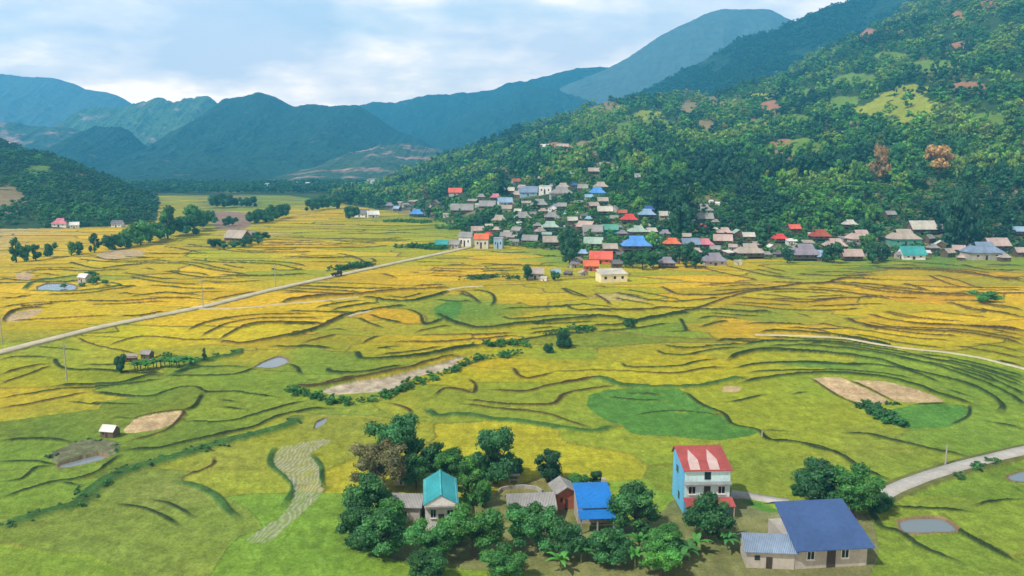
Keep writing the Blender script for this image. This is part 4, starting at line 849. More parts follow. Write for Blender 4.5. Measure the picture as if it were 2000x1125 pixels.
HL = """
706,424,30,g,dgrey,white,-25|white walled house with dark grey roof at the far left end of the village
727,425,24,g,white,white,20|small all white house right of the dark grey roof at the village's left end
813,424,30,h,blue,wood,0|blue hipped roof house standing alone between trees at the village's left
871,425,13,f,white,cream,0|narrow white two storey block beside a long grey roof
902,420,48,g,grey,wood,0|long grey roof just right of the narrow white block
889,382,28,g,coral,cream,0|orange red roof with cream wall high among the trees
1008,360,18,g,brick,stone,20|small rusty brown roof at the top of the left village
1020,372,16,g,pink,tan,-30|little salmon coloured house below the rusty brown roof
1050,354,14,h,tan,wood,0|tiny tan hipped roof above the white block house
1066,380,28,f,white,white,-10|large white flat topped two storey house
1033,384,38,g,bgrey,lblue,-5|blue grey roof in front of the white flat topped house
968,392,24,h,rose,wood,0|crimson pink hipped roof in the upper left village
986,402,30,g,lblue,white,10|pale blue grey roof right below the crimson roof
952,410,34,g,grey,wood,-6|brown grey roof below the crimson roof
932,404,9,s,white,white,0|tiny white lean-to left of the brown grey roof
1097,388,50,h,grey,stone,5|broad grey hipped roof in the upper middle of the village
1100,372,26,h,tan,wood,0|smaller grey brown roof stacked behind the broad grey roof
1054,408,36,h,grey,wood,0|dark walled grey hipped roof left of the broad roof
1028,403,20,s,tan,tan,0|low tan shed roof left of the dark walled grey house
1083,414,24,e,lblue,white,-15|pale blue steep roof below the broad grey roof
1078,432,30,h,grey,wood,0|grey hip roof just below the pale blue steep roof
1021,433,36,h,grey,wood,4|grey low hipped roof over the yellow green bamboo
975,438,32,h,tan,wood,-5|tan hipped roof near the left fields
1014,442,12,s,white,white,0|tiny white roof below the grey low hipped roof
1010,458,22,g,grey,stone,-35|turned grey roof behind the lilac house
1075,452,36,h,pgreen,wood,0|greenish grey roof in mid village
1036,478,32,g,grey,wood,-12|grey roof at the field edge right of the lilac house
1004,480,20,s,grey,stone,0|small flat grey shed at the field edge beside the lilac house
1078,482,36,g,tan,wood,0|long brown and tan shed at the edge of the small field
862,486,26,g,teal,wood,5|low teal grey shed at the end of the road
888,486,24,g,grey,stone,-20|grey roof beside the low teal shed
910,482,28,g,grey,white,-15|grey roofed white gabled house where the road enters the village
941,486,30,g,orange,cream,-5|cream house with orange roof at the end of the road
953,468,20,h,red,stone,0|red roof peeping behind the orange roofed cream house
932,458,26,g,pink,stone,15|pinkish grey roof behind the road end houses
974,486,20,f,lilac,lblue,-12|pale blue two storey house with a lilac top
989,470,24,g,grey,wood,-15|grey roof directly behind the lilac topped house
1068,466,20,s,pgreen,green,0|small pale green tin roof in mid village
1096,470,14,f,white,stone,0|small pale blue grey block beside the pale green tin roof
1127,420,9,s,white,white,0|tiny white roof in the bright green gap
1110,452,18,s,tan,tan,0|thin tan roof right of the greenish grey roof
1174,372,30,h,tan,wood,0|tan hipped roof at the very top of the village
1167,384,34,h,blue,lblue,0|bright blue roof under the topmost tan roof
1122,368,14,h,navy,wood,0|small dark blue roof in the upper village trees
1159,410,22,g,tan,wood,20|small tan grey roof above the cream roof
1182,421,30,g,cream,wood,0|cream grey roof left of the red roofs
1216,424,18,g,brick,wood,0|small dull red roof touching the bright red roof
1230,438,34,h,red,wood,0|bright red hipped roof beside the navy blue roof
1265,428,34,h,lblue,wood,0|steel blue roof right of the bright red hipped roof
1268,418,24,h,navy,wood,0|navy blue roof behind the steel blue roof
1301,430,26,g,cream,stone,0|pale cream roof alone in the dark trees
1146,452,34,g,pink,wood,-35|turned pinkish tan roof in the middle of the village
1158,462,40,g,grey,stone,0|long grey cream roof below the turned pinkish roof
1192,458,32,g,green,teal,0|teal green walled house with thin pale roof
1247,462,36,h,pgreen,wood,10|mossy grey green roof above the big blue roof
1160,486,38,g,pgreen,wood,-8|grey green roof above the orange red roofs
1245,494,60,h,blue,wood,0|big bright blue hipped roof in the village centre
1192,496,30,g,tan,wood,0|tan roof directly behind the orange red house
1175,516,46,g,coral,orange,-6|big orange red roof above the cream field-edge building
1155,530,32,g,orange,brick,0|lower orange brown roof left front of the big orange red one
1304,524,34,h,purple,wood,-5|purple grey roof at the field edge left of the dark green gap
1397,520,46,h,purple,stone,8|purple grey roof at the field edge above the gold field
1314,486,34,h,orange,wood,0|rusty orange roof right of the big blue roof
1350,488,36,g,bgrey,wood,5|blue grey roof next to the rusty orange roof
1378,488,34,h,rose,wood,0|rose pink roof right of the blue grey roof
1375,420,38,h,grey,wood,0|upper grey roof against the dark hillside trees
1377,436,34,g,grey,wood,0|lower grey roof right under the upper grey one
1375,454,24,h,coral,wood,0|small bright red roof below the two grey roofs
1417,464,30,h,pink,wood,0|pinkish grey hipped roof in the right middle cluster
1414,480,36,g,pink,wood,-10|cream pink roof in front of the pinkish grey hipped roof
1444,466,22,e,pgreen,wood,0|greenish cream steep roof in the right middle cluster
1463,472,24,g,cream,wood,0|cream roof right of the greenish steep roof
1467,506,54,h,tan,wood,3|broad tan grey roof above the wide yellow green field
1443,518,14,f,cream,cream,0|tiny cream hut before the broad tan grey roof
1525,476,28,h,red,wood,0|scarlet hipped roof with a white roof at its side
1547,480,20,s,white,white,0|small white roof beside the scarlet hipped roof
1552,456,24,g,coral,wood,12|upper red roof at the forest edge
1605,472,38,h,rust,wood,0|dark rust brown roof in the right village
1586,464,12,s,white,white,0|small white gable left of the rust brown roof
1635,492,42,h,pink,wood,-5|pinkish tan roof in front of the rust brown one
1577,510,60,h,purple,wood,0|large purple grey stilt house at the field edge
1667,510,38,g,pink,wood,0|square pinkish roof with dark walls at the field edge
1662,448,26,h,cream,wood,0|cream green roof high at the forest foot
1686,480,50,h,pink,stone,5|pinkish tan double roof in the right village
1770,482,58,h,tan,green,0|large pinkish tan roof with green wall behind the teal roof
1806,460,46,g,cream,wood,0|cream roof high on the right before dark forest
1838,458,26,g,dgrey,wood,0|dark grey roof touching the high cream roof
1786,507,44,g,teal,white,0|white house with teal roof at the bright green fields
1759,506,16,g,grey,stone,0|small grey annex left of the white house with teal roof
1928,508,64,h,bgrey,stone,0|large blue grey roofed house at the right edge fields
1952,492,40,g,pink,wood,5|pale lilac tan roof behind the large blue grey roof
1992,462,24,g,lblue,wood,0|steel blue roof at the far right edge
1999,502,24,g,pink,wood,0|pink roof cut by the right edge
1740,428,20,g,grey,wood,10|lone grey hut inside the hillside trees
1816,476,20,g,grey,wood,35|turned grey hut between the cream and tan roofs
1046,546,34,g,tan,stone,0|long low tan shed at the tip of the gold field
1062,550,9,f,white,white,0|tiny white wall hut beside the long low tan shed
1099,294,24,g,pink,brick,0|pinkish long roof far up the left hillside
1064,291,16,g,white,white,0|pale roof at left of the hillside cluster
1181,329,20,g,pink,stone,0|pinkish roof on the slope above the village
1204,331,9,f,white,white,0|tiny white block right of the slope's pinkish roof
1160,341,22,g,tan,wood,0|tan roof low on the slope above the village
1246,346,12,f,white,white,0|small white house alone on the dark green slope
1116,345,12,g,cream,cream,0|tiny cream roof in the clearing over the village
1389,398,9,g,white,white,20|left tiny white roof over the grey pair
1402,402,9,g,white,white,-20|right tiny white roof over the grey pair
460,474,44,g,tan,wood,-20|grey tan farm roof ringed by shrubs in the left fields
486,466,20,g,grey,wood,30|small grey roof at the back of the shrub ringed farm
162,553,20,g,white,stone,-20|white roofed hut by the grey pond in the left fields
285,702,20,g,grey,wood,-15|little grey roofed field hut near the banana rows
254,708,14,s,tan,wood,15|tiny lean-to left of the little field hut
211,857,28,g,white,wood,-12|pale roofed hut beside the rock bank and pond
115,444,28,h,rose,white,0|pinkish red roof at the foot of the left hill
143,446,16,g,white,white,20|small white roof right of the pinkish red roof
227,444,20,g,dgrey,white,0|white house with dark front at the foot of the left hill
"""
HOUSES = []
for l in HL.strip().splitlines():
    a, lb = l.split('|'); a = a.split(','); px, py, wp = map(float, a[:3]); kd, rc, wc, rot = a[3], a[4], a[5], float(a[6])
    x, y, z = at(px, py); sc = math.hypot(x, y, z - CAMZ) / F; w = wp * sc * .88 / (1 if kd in 'es' else 1.0); w = max(w, 2.2); d = min(w * .72, 9) if kd != 'e' else w * 1.2
    if kd == 'f': hw = w * .62 if w > 5 else w * 1.0; hr = 0
    else: hw = min(max(2.3, w * .23), 3.4); hr = min(w * .34, 4.4)
    if wp * sc < 5: hw = w * .6; hr = w * .3
    if lb.startswith(('cream house', 'grey roofed white', 'pale blue two')): hw = 5.2
    o = bpy.data.objects.new('stilt_house' if wc == 'wood' else 'village_house', None); C.objects.link(o)
    o.location = (x, y + d * .5, z + (0 if y < 330 else terr(x, y + d * .5) * .5 - z * .5)); o.rotation_euler = (0, 0, R(rot)); o['label'] = lb; o['category'] = 'house'
    if px > 690: o['group'] = 'houses of the hillside village'
    house_parts(o, w, d, hw, hr, kd, rc, wc, min(.6, w * .07), wc == 'wood' and w > 6, 2 if w > 4 else 1)
    HOUSES.append((px, py, wp, y, lb, x, max(w, d)))
# the smaller roofs squeezed in between
FILL = [(760,404),(775,410),(792,402),(806,396),(780,398),(838,408),(850,400),(922,396),(940,388),(990,412),(1000,404),(1012,416),(1040,420),(1060,416),(1050,444),(1055,458),(1090,428),(1098,408),(1106,420),(1118,436),(1124,450),(1130,400),(1140,424),(1150,430),(1178,398),(1190,408),(1200,430),(1210,446),(1216,460),(1222,476),(1232,452),(1262,446),(1272,458),(1282,474),(1290,446),(1300,462),(1280,500),(1292,510),(1210,500),(1222,510),(1205,520),(1140,500),(1130,512),(1122,520),(1140,536),(1110,536),(1085,536),(1330,496),(1345,508),(1362,498),(1398,492),(1425,498),(1432,486),(1450,490),(1478,482),(1485,494),(1500,500),(1520,500),(1540,498),(1508,488),(1560,488),(1580,480),(1600,498),(1610,508),(1650,470),(1645,505),(1700,500),(1715,492),(1730,484),(1722,506),(1745,498),(1740,470),(1810,498),(1825,490),(1840,482),(1855,500),(1875,494),(1895,500),(1900,486),(1965,508),(1880,506),(1342,466),(1396,450),(1398,436),(1350,440),(970,452),(990,456),(1000,468),(955,444),(1062,402),(1010,384),(995,376),(1080,366),(1140,372),(1150,388),(1200,412)]
HCOL = dict(grey='grey', tan='tan', dgrey='dark grey', pink='pinkish', cream='cream', purple='purple grey', white='white', lblue='steel blue')
BASEH = list(HOUSES); seen = set(); rf_ = random.Random(11)
for px, py in FILL:
    near = min(BASEH, key=lambda h: (h[0] - px)**2 + 4 * (h[1] - py)**2)
    if any(abs(h[0] - px) < (h[2] + 14) * .42 and -2 < py - h[1] + 4 < h[2] * .5 for h in HOUSES if h is not near) : pass
    x, y, z = at(px, py + 3); sc = math.hypot(x, y, z - CAMZ) / F; wp = rf_.uniform(11, 20); w = wp * sc; d = w * rf_.uniform(.6, .9)
    if any(math.hypot(h[5] - x, h[3] + h[6] * .3 - y) < (h[6] + w) * .42 for h in HOUSES): continue
    rc = rf_.choice(['grey', 'grey', 'tan', 'tan', 'dgrey', 'pink', 'cream', 'purple', 'white', 'lblue']); kd = rf_.choice('gghhse')
    rel = ('left of' if px < near[0] - near[2] * .4 else 'right of' if px > near[0] + near[2] * .4 else 'behind' if y > near[3] else 'in front of')
    lb = f"small {HCOL[rc]} {dict(g='gabled', h='hipped', s='lean-to', e='steep')[kd]} roof {rel} the {' '.join(near[4].split()[:9])}"
    if lb in seen: lb = lb.replace('small', 'second small')
    if lb in seen: continue
    seen.add(lb); o = bpy.data.objects.new('village_house', None); C.objects.link(o); o.location = (x, y + d * .5, z); o.rotation_euler = (0, 0, R(rf_.uniform(-30, 30))); o['label'] = ' '.join(lb.split()[:16]); o['category'] = 'house'; o['group'] = 'houses of the hillside village'
    house_parts(o, w, d, min(2.6, w * .45), min(w * .36, 2.6), kd, rc, rf_.choice(['wood', 'wood', 'wood', 'stone']), .35, False, 1)
    HOUSES.append((px, py, wp, y, lb, x, max(w, d)))
print('houses', len(HOUSES))
# the long cream building at the field edge
x, y, z = at(1196, 551); o = bpy.data.objects.new('field_building', None); C.objects.link(o); o.location = (x, y + 3, 0); o.rotation_euler = (0, 0, R(14))
o['label'] = 'low cream building with pale flat roof standing in the gold field edge'; o['category'] = 'building'
a = MB(); a.box(-5.2, 5.2, -3, 3, -1, 2.9); a.build('wall', wallm('yellow'), o)
a = MB(); a.slab([(-5.5, -3.3, 2.95), (5.5, -3.3, 2.95), (5.2, 3.5, 4.2), (-5.2, 3.5, 4.2)], .12); a.build('roof', roofm('cream'), o)
for xx in (-3.4, 0.2, 3.2): a = MB(); a.box(xx - .45, xx + .45, -3.06, -2.94, 1.1, 2.1); a.build('window', GLASS, o)
HOUSES.append((1196, 552, 60, y, 'low cream building', x, 11))
# specks of the far town at the mouth of the valley
TOWN = [(600,372),(622,370),(637,368),(652,371),(668,366),(684,372),(700,368),(575,374),(548,371),(690,362),(612,366),(520,368),(490,372),(728,360)]
DESC = ['leftmost but two', 'lone low', 'small square', 'middle', 'wide', 'nearest right hand', 'hill-foot', 'left hand', 'outlying left', 'upper', 'tiny upper', 'far left', 'leftmost', 'rightmost']
for (px, py), ds in zip(TOWN, DESC):
    D = 1250 + random.uniform(-60, 200); x = float(ucol(px)) * D; z = float(zat(py, D)); z = max(z, 0)
    o = bpy.data.objects.new('far_house', None); C.objects.link(o); o.location = (x, D, z); o['label'] = ds + ' pale speck house of the distant town across the valley'; o['category'] = 'house'; o['group'] = 'distant town houses'
    w = random.uniform(6, 9); o.rotation_euler = (0, 0, random.uniform(-.5, .5)); a = MB(); a.box(-w/2, w/2, -3.5, 3.5, -12, 4); a.build('wall', wallm('white'), o)
    a = MB(); a.slab([(-w/2-.4,-4,3.9),(w/2+.4,-4,3.9),(w/2+.4,0,6),(-w/2-.4,0,6)], .15); a.slab([(w/2+.4,4,3.9),(-w/2-.4,4,3.9),(-w/2-.4,0,6),(w/2+.4,0,6)], .15); a.build('roof', roofm(random.choice(['white', 'lblue', 'cream'])), o)
# ---------------------------------------------------------------- farmhouses in front
def root(name, px, py, label, cat_, rot=0, z=0):
    x, y = flat(px, py); o = bpy.data.objects.new(name, None); C.objects.link(o); o.location = (float(x), float(y), z); o.rotation_euler = (0, 0, R(rot)); o['label'] = label; o['category'] = cat_; return o
def win(o, x, z, w, h, y, frame='white', th=.07):
    f = MB(); 
    for a in ((x-w/2-th, x-w/2, z-th, z+h+th), (x+w/2, x+w/2+th, z-th, z+h+th), (x-w/2, x+w/2, z-th, z), (x-w/2, x+w/2, z+h, z+h+th), (x-.025, x+.025, z, z+h)): f.box(a[0], a[1], y-.06, y+.02, a[2], a[3])
    m = f.build('window', wallm(frame), o); g = MB(); g.box(x-w/2, x+w/2, y-.02, y+.015, z, z+h); g.build('pane', GLASS, m)
    s = MB(); s.box(x-w/2-.1, x+w/2+.1, y-.14, y-.062, z-th-.07, z-th-.002); s.build('sill', wallm(frame), m)
SKYB = mat_plain('sky_blue_paint', (.13, .42, .68), .75, .5, .8, 1.08); AQUA = mat_plain('pale_aqua_paint', (.52, .74, .76), .75, .5, .8, 1.08)
MAR = mat_plain('maroon_sheet', (.42, .09, .08), .55, .5, .75, 1.1, wave=2.2); WST = mat_plain('clear_sheet', (.52, .38, .36), .5, .8, .8, 1.05)
# three storey blue house
o = root('blue_house', 1379, 1003, 'tall sky blue house with maroon striped roof and pale front', 'house', 2)
w2, hh_ = 2.95, 6.0
a = MB(); a.box(-w2, w2, 0, 6.2, -.5, hh_); a.add([(-w2,0,hh_),(-w2,6.2,hh_),(-w2,5.2,hh_+1.1),(w2,0,hh_),(w2,6.2,hh_),(w2,5.2,hh_+1.1)], [(0,2,1),(3,4,5)]); a.build('wall', SKYB, o)
a = MB(); a.box(-w2+.03, w2-.03, -.06, -.003, 2.25, 4.15); a.build('lower_facade', AQUA, o)
a = MB(); a.box(-w2+.03, w2-.03, -.06, -.003, 4.35, hh_-.1); a.build('upper_facade', AQUA, o)
a = MB(); a.slab([(-w2-.1,-.55,4.12),(w2+.1,-.55,4.12),(w2+.1,-.01,4.36),(-w2-.1,-.01,4.36)], .1); a.build('eave', mat_plain('grey_trim', (.22,.24,.25)), o)
a = MB(); a.slab([(-w2-.2,-.35,hh_-.05),(w2+.2,-.35,hh_-.05),(w2+.2,5.3,hh_+1.25),(-w2-.2,5.3,hh_+1.25)], .1); a.slab([(w2+.2,6.6,hh_-.05),(-w2-.2,6.6,hh_-.05),(-w2-.2,5.31,hh_+1.25),(w2+.2,5.31,hh_+1.25)], .1); rf = a.build('roof', MAR, o)
for x0 in (-1.75, .75):
    a = MB(); kx = 1.3/5.65
    a.slab([(x0-.55,-.2,hh_-.05+.15*kx+.03),(x0+.75,-.2,hh_-.05+.15*kx+.03),(x0+.95,2.0,hh_-.05+2.35*kx+.03),(x0+.2,4.3,hh_-.05+4.65*kx+.03),(x0-.35,2.0,hh_-.05+2.35*kx+.03)], .02); a.build('clear_sheet', WST, rf)
a = MB(); a.slab([(-w2-.1,-1.9,1.75),(w2+.3,-1.9,1.75),(w2+.3,-.01,2.25),(-w2-.1,-.01,2.25)], .08); a.build('awning', MAR, o)
for x in (-w2, 0, w2+.1): a = MB(); a.box(x-.06, x+.06, -1.85, -1.73, -.3, 1.67); a.build('awning_post', CONC, o)
for x in (-1.95, 1.85): win(o, x, 2.75, .85, .95, -.065)
m = MB(); m.box(-.42, .42, -.1, -.062, 2.3, 3.75); m.build('balcony_door', DARKW, o)
m = MB(); m.box(-.40, .40, -.12, -.062, 4.65, 5.65); m.build('loft_window', GLASS, o)
m = MB(); m.box(-w2-.05, -w2-.003, 3.2, 4.2, 4.2, 5.1); m.build('side_window', GLASS, o)
m = MB(); m.box(-w2-.05, -w2-.003, 2.2, 2.9, 1.0, 2.0); m.build('side_window', GLASS, o)
for x in (-1.6, 1.4): m = MB(); m.box(x-.6, x+.6, -.06, -.003, .0, 1.65); m.build('door', DARKW, o)
# teal gable house
o = root('teal_house', 862, 1034, 'narrow white house with long teal gable roof', 'house', 6)
w2 = 1.95; a = MB(); a.box(-w2, w2, 0, 7.6, -.5, 3.4); a.add([(-w2,0,3.4),(w2,0,3.4),(0,0,4.35),(-w2,7.6,3.4),(w2,7.6,3.4),(0,7.6,4.35)], [(0,1,2),(3,5,4)]); a.build('wall', wallm('white'), o)
TEAL = mat_plain('teal_sheet', (.045, .36, .40), .5, .4, .8, 1.1, wave=2.2); a = MB()
a.slab([(-w2-.25,8.0,3.25),(-w2-.25,-.1,3.25),(0,-.1,4.5),(0,8.0,4.5)], .07); a.slab([(w2+.25,-.1,3.25),(w2+.25,8.0,3.25),(0,8.0,4.5),(0,-.1,4.5)], .07); rf = a.build('roof', TEAL, o)
a = MB(); a.box(-.09, .09, -.12, 8.02, 4.47, 4.54); a.build('ridge_cap', mat_plain('teal_cap', (.08, .42, .46)), rf)
a = MB(); a.box(-w2-.1, w2+.1, -.5, -.003, 3.0, 3.2); a.build('balcony_slab', CONC, o)
win(o, -.95, 1.6, .6, 1.0, -.005); win(o, 1.1, 1.7, .7, .8, -.005)
m = MB(); m.box(-.35, .35, -.05, -.003, .0, 2.0); m.build('door', DARKW, o)
# sheds and low roofs
def shed(name, px, py, w, d, h, hr, kind, rc, wc, rot, label, cat_='shed', wins=1):
    o = root(name, px, py, label, cat_, rot); q = bpy.data.objects.new('body', None)
    house_parts(o, w, d, h, hr, kind, rc, wc, .35, False, wins); return o
shed('shed', 797, 1008, 3.6, 3.2, 2.2, .9, 'g', 'grey', 'stone', -4, 'small grey fibre roof shed left of the teal house')
shed('open_barn', 1036, 1004, 5.6, 4.0, 1.7, 1.2, 'g', 'grey', 'stone', 6, 'wide grey roof barn in the yard between the teal and blue roofs', 'barn')
shed('shed', 1100, 985, 2.5, 3.2, 2.4, .8, 'e', 'grey', 'brick', 12, 'small grey roof hut with brick red wall behind the bright blue roof', 'hut')
shed('shed', 786, 940, 1.8, 2.2, 1.6, .6, 'g', 'tan', 'stone', 0, 'tiny tan roof half hidden in trees behind the grey shed')
# bright blue curved roof
o = root('blue_roof_barn', 1166, 1040, 'bright blue curved metal roof on an open barn', 'barn', 4)
BLU = mat_plain('blue_sheet', (.02, .20, .62), .42, .4, .85, 1.08, wave=2.2); a = MB(); pr = [(-.5,2.0),(.9,2.55),(.95,2.75),(2.2,3.35),(3.6,3.8),(5.0,4.0),(6.0,3.95)]
for (y0,z0),(y1,z1) in zip(pr[:-1], pr[1:]):
    if y1 - y0 > .1: a.slab([(-2.25,y0,z0),(2.25,y0,z0),(2.25,y1,z1),(-2.25,y1,z1)], .06)
a.build('roof', BLU, o); a = MB(); a.box(-2.0, 2.0, 2.5, 5.8, -.5, 3.1); a.build('wall', wallm('stone'), o)
for x in (-2.0, 0, 2.0): a = MB(); a.box(x-.08, x+.08, -.35, -.19, -.3, 2.0); a.build('post', CONC, o)
a = MB(); a.box(1.6, 2.1, 5.85, 6.4, -.3, 4.35); a.build('water_tank_stand', CONC, o)
# long blue-grey roof and its neighbour
o = root('long_house', 1622, 1108, 'long dark blue roofed house at the bottom right', 'house', 6)
a = MB(); a.box(-4.2, 4.2, 0, 7.2, -.5, 2.6); a.build('wall', wallm('stone'), o); DBL = mat_plain('dull_blue_sheet', (.05, .10, .25), .5, .3, .8, 1.1, wave=1.8)
a = MB(); a.slab([(-4.5,-.8,2.5),(4.7,-.8,2.5),(4.2,6.0,5.3),(-4.2,6.0,5.3)], .08); a.slab([(4.5,8.0,4.2),(-4.5,8.0,4.2),(-4.2,6.01,5.3),(4.2,6.01,5.3)], .08); a.build('roof', DBL, o)
win(o, 1.6, 1.1, .8, .9, -.005); win(o, -2.4, 1.1, .8, .9, -.005); m = MB(); m.box(-.5, .5, -.06, -.003, 0, 2.0); m.build('door', DARKW, o)
shed('shed', 1497, 1095, 5.2, 3.6, 2.2, 1.1, 'g', 'bgrey', 'stone', -5, 'low grey blue roof shed touching the long dark blue roof')
# stone bench table on the yard
o = root('garden_table', 1003, 938, 'pale concrete garden table stand at the yard edge', 'table'); a = MB(); a.box(-.9,.9,-.4,.4,.75,.85); a.build('tabletop', CONC, o)
for x in (-.7,.7): a = MB(); a.box(x-.08,x+.08,-.3,.3,-.1,.748); a.build('leg', CONC, o)
for y in (-.85,.75): a = MB(); a.box(-.8,.8,y-.12,y+.12,.38,.46); a.box(-.65,-.5,y-.1,y+.1,-.1,.378); a.box(.5,.65,y-.1,y+.1,-.1,.378); a.build('bench', CONC, o)
# yard wall ring
o = root('garden_wall', 1010, 962, 'low curved pale wall round the small lawn in the yard', 'wall'); a = MB()
pts = [(-2.6+.0, -.6), (-2.2,.6), (-.8,1.3), (1.0,1.5), (2.6,1.0), (3.4,-.2)]
for (x0,y0),(x1,y1) in zip(pts[:-1], pts[1:]):
    d = Vector((x1-x0,y1-y0,0)).normalized(); n_ = Vector((-d.y,d.x,0))*.1; a.add([(x0-n_.x,y0-n_.y,-.1),(x1-n_.x,y1-n_.y,-.1),(x1+n_.x,y1+n_.y,-.1),(x0+n_.x,y0+n_.y,-.1),(x0-n_.x,y0-n_.y,.5),(x1-n_.x,y1-n_.y,.5),(x1+n_.x,y1+n_.y,.5),(x0+n_.x,y0+n_.y,.5)], [(0,3,2,1),(4,5,6,7),(0,1,5,4),(1,2,6,5),(2,3,7,6),(3,0,4,7)])
a.build('coping', CONC, o)
# poles
for px, py, h, nm, lb in ((1846,912,3.4,'concrete_post','pale concrete post beside the road at lower right'), (1488,857,1.4,'concrete_post','short white post on the dark dyke'), (1711,975,3.2,'concrete_post','thin pole in the trees at the road end'),
   (397,602,9,'utility_pole','pale utility pole where the foot path leaves the road'), (538,560,8,'utility_pole','thin pole above the road left of the truck'), (5,672,9,'utility_pole','dark utility pole at the left edge by the road'), (131,745,8,'utility_pole','faint pale pole in the green paddies at lower left'), (1263,352,9,'utility_pole','tall pale mast on the dark green slope')):
    x, y, z = at(px, py); o = bpy.data.objects.new(nm, None); C.objects.link(o); o.location = (x, y, z); o['label'] = lb; o['category'] = 'pole'
    a = MB(); a.tube([(0,0,-.5),(0,0,h)], [.14,.09], 8); a.build('shaft', CONC, o)
    if nm == 'utility_pole': a = MB(); a.box(-.9,.9,-.06,.06,h-.5,h-.38); a.build('crossarm', CONC, o)
# truck on the road
x, y = flat(658, 541); o = bpy.data.objects.new('small_truck', None); C.objects.link(o); o.location = (float(x), float(y), .5); o.rotation_euler = (0,0,R(62)); o['label'] = 'small dark truck driving on the pale road'; o['category'] = 'truck'
dk = mat_plain('dark_paint', (.03,.03,.04), .35); a = MB(); a.add([(1.0,-.8,.45),(2.3,-.8,.45),(2.3,.8,.45),(1.0,.8,.45),(1.05,-.75,1.9),(1.9,-.75,1.9),(1.9,.75,1.9),(1.05,.75,1.9),(2.3,-.8,1.1),(2.3,.8,1.1)], [(0,3,2,1),(4,5,6,7),(0,1,8,5,4),(3,7,6,9,2),(1,2,9,8),(8,9,6,5),(0,4,7,3)]); a.build('cab', dk, o)
a = MB(); a.box(-2.3,.95,-.85,.85,.55,.7); a.box(-2.3,.95,-.85,-.8,.7,1.2); a.box(-2.3,.95,.8,.85,.7,1.2); a.box(-2.3,-2.25,-.8,.8,.7,1.2); a.build('cargo_bed', dk, o)
a = MB(); a.add([(2.06,-.68,1.4),(2.06,.68,1.4),(1.93,.62,1.82),(1.93,-.62,1.82)],[(0,1,2,3)]); a.build('windscreen', GLASS, o)
for wx in (1.6,-1.5):
    for wy in (-.8,.8): a = MB(); a.tube([(wx,wy-.12,.36),(wx,wy+.12,.36)], .36, 12); a.build('wheel', mat_plain('tyre', (.02,.02,.02)), o)

# ---------------------------------------------------------------- trees round the farmhouses
FT = [ # crown px, base py, width px, shape, tint, height factor, label
 (776,928,96,'wide',.26,1.15,'biggest round dark green tree at the back left of the farm trees'), (742,962,98,'wide',.86,.95,'brownish dark tree left of the teal house'),
 (716,1026,92,'round',.28,1.05,'leftmost dense green tree of the farm grove'), (812,952,66,'round',.30,1.0,'small green tree right behind the brownish one'),
 (880,948,64,'round',.40,1.1,'mid green tree just behind the teal roof'), (916,978,74,'tall',.52,1.1,'bright green tree right of the teal roof'),
 (968,942,92,'round',.18,1.15,'tall dark round tree at the back of the yard'), (925,945,56,'round',.30,1.0,'smaller tree tucked between the teal roof and the tall dark tree'), (945,990,50,'tall',.45,1.0,'slim leafy tree at the yard corner'),
 (1072,940,56,'round',.12,1.05,'single ball shaped dark tree standing alone in the field edge'), (1164,950,30,'round',.2,1.0,'tiny round tree behind the bright blue roof'), (1130,958,36,'bush',.4,1.2,'spiky palm like bush left of the tiny round tree'),
 (746,1085,92,'round',.26,.95,'front left tree of the grove below the grey shed'), (838,1100,80,'wide',.34,.95,'front tree below the teal house'), (925,1086,100,'wide',.42,.9,'broad front tree below the yard'),
 (1048,1078,92,'wide',.3,.9,'broad dark tree before the wide grey barn'), (1112,1088,70,'round',.24,.95,'medium tree left in front of the bright blue roof'), (1240,1040,98,'round',.30,.9,'spreading tree right of the bright blue roof'),
 (1380,1058,90,'round',.24,.95,'dense round tree in front of the blue house'), (1588,992,88,'round',.14,1.0,'dark tree behind the long dark blue roof'), (1668,1008,86,'wide',.42,.95,'lighter spreading tree at the road end'),
 (1290,1125,70,'wide',.50,.8,'bottom feathery tree left of the long roof'), (985,1135,80,'wide',.38,.7,'bottom middle tree under the broad ones'), (835,1140,80,'round',.3,.8,'bottom left tree of the grove'), (700,1068,74,'round',.3,1.0,'outermost left tree low in the grove'), (1010,1050,60,'tall',.4,1.1,'slim tree before the wide grey barn'), (1190,1100,80,'round',.22,.85,'bottom tree below the bright blue roof'), (1300,1092,70,'round',.4,.9,'leafy tree in the middle of the rough garden'), (850,930,60,'round',.2,1.1,'dark tree directly behind the ridge of the teal roof'), (1000,925,40,'bush',.3,1.0,'bush at the back of the yard by the table'), (880,1060,60,'bush',.45,1.0,'low bush right below the teal house'), (760,1040,70,'round',.38,.9,'tree right below the grey fibre roof shed'),
 (1718,995,40,'bush',.3,1.0,'low bush at the end of the concrete road'), (1560,968,26,'bush',.2,1.1,'small bush left of the dark tree by the long roof')]
for px, py, wp, sh, ti, hf, lb in FT:
    x, y = flat(px, py); s = math.hypot(x, y, CAMZ) / F; w = wp * s; tree('broadleaf_tree' if sh != 'bush' else 'bush', lb, float(x), float(y), 0, w * 1.08, w * hf * 1.06, sh, ti, None, True, 'tree' if sh != 'bush' else 'bush')
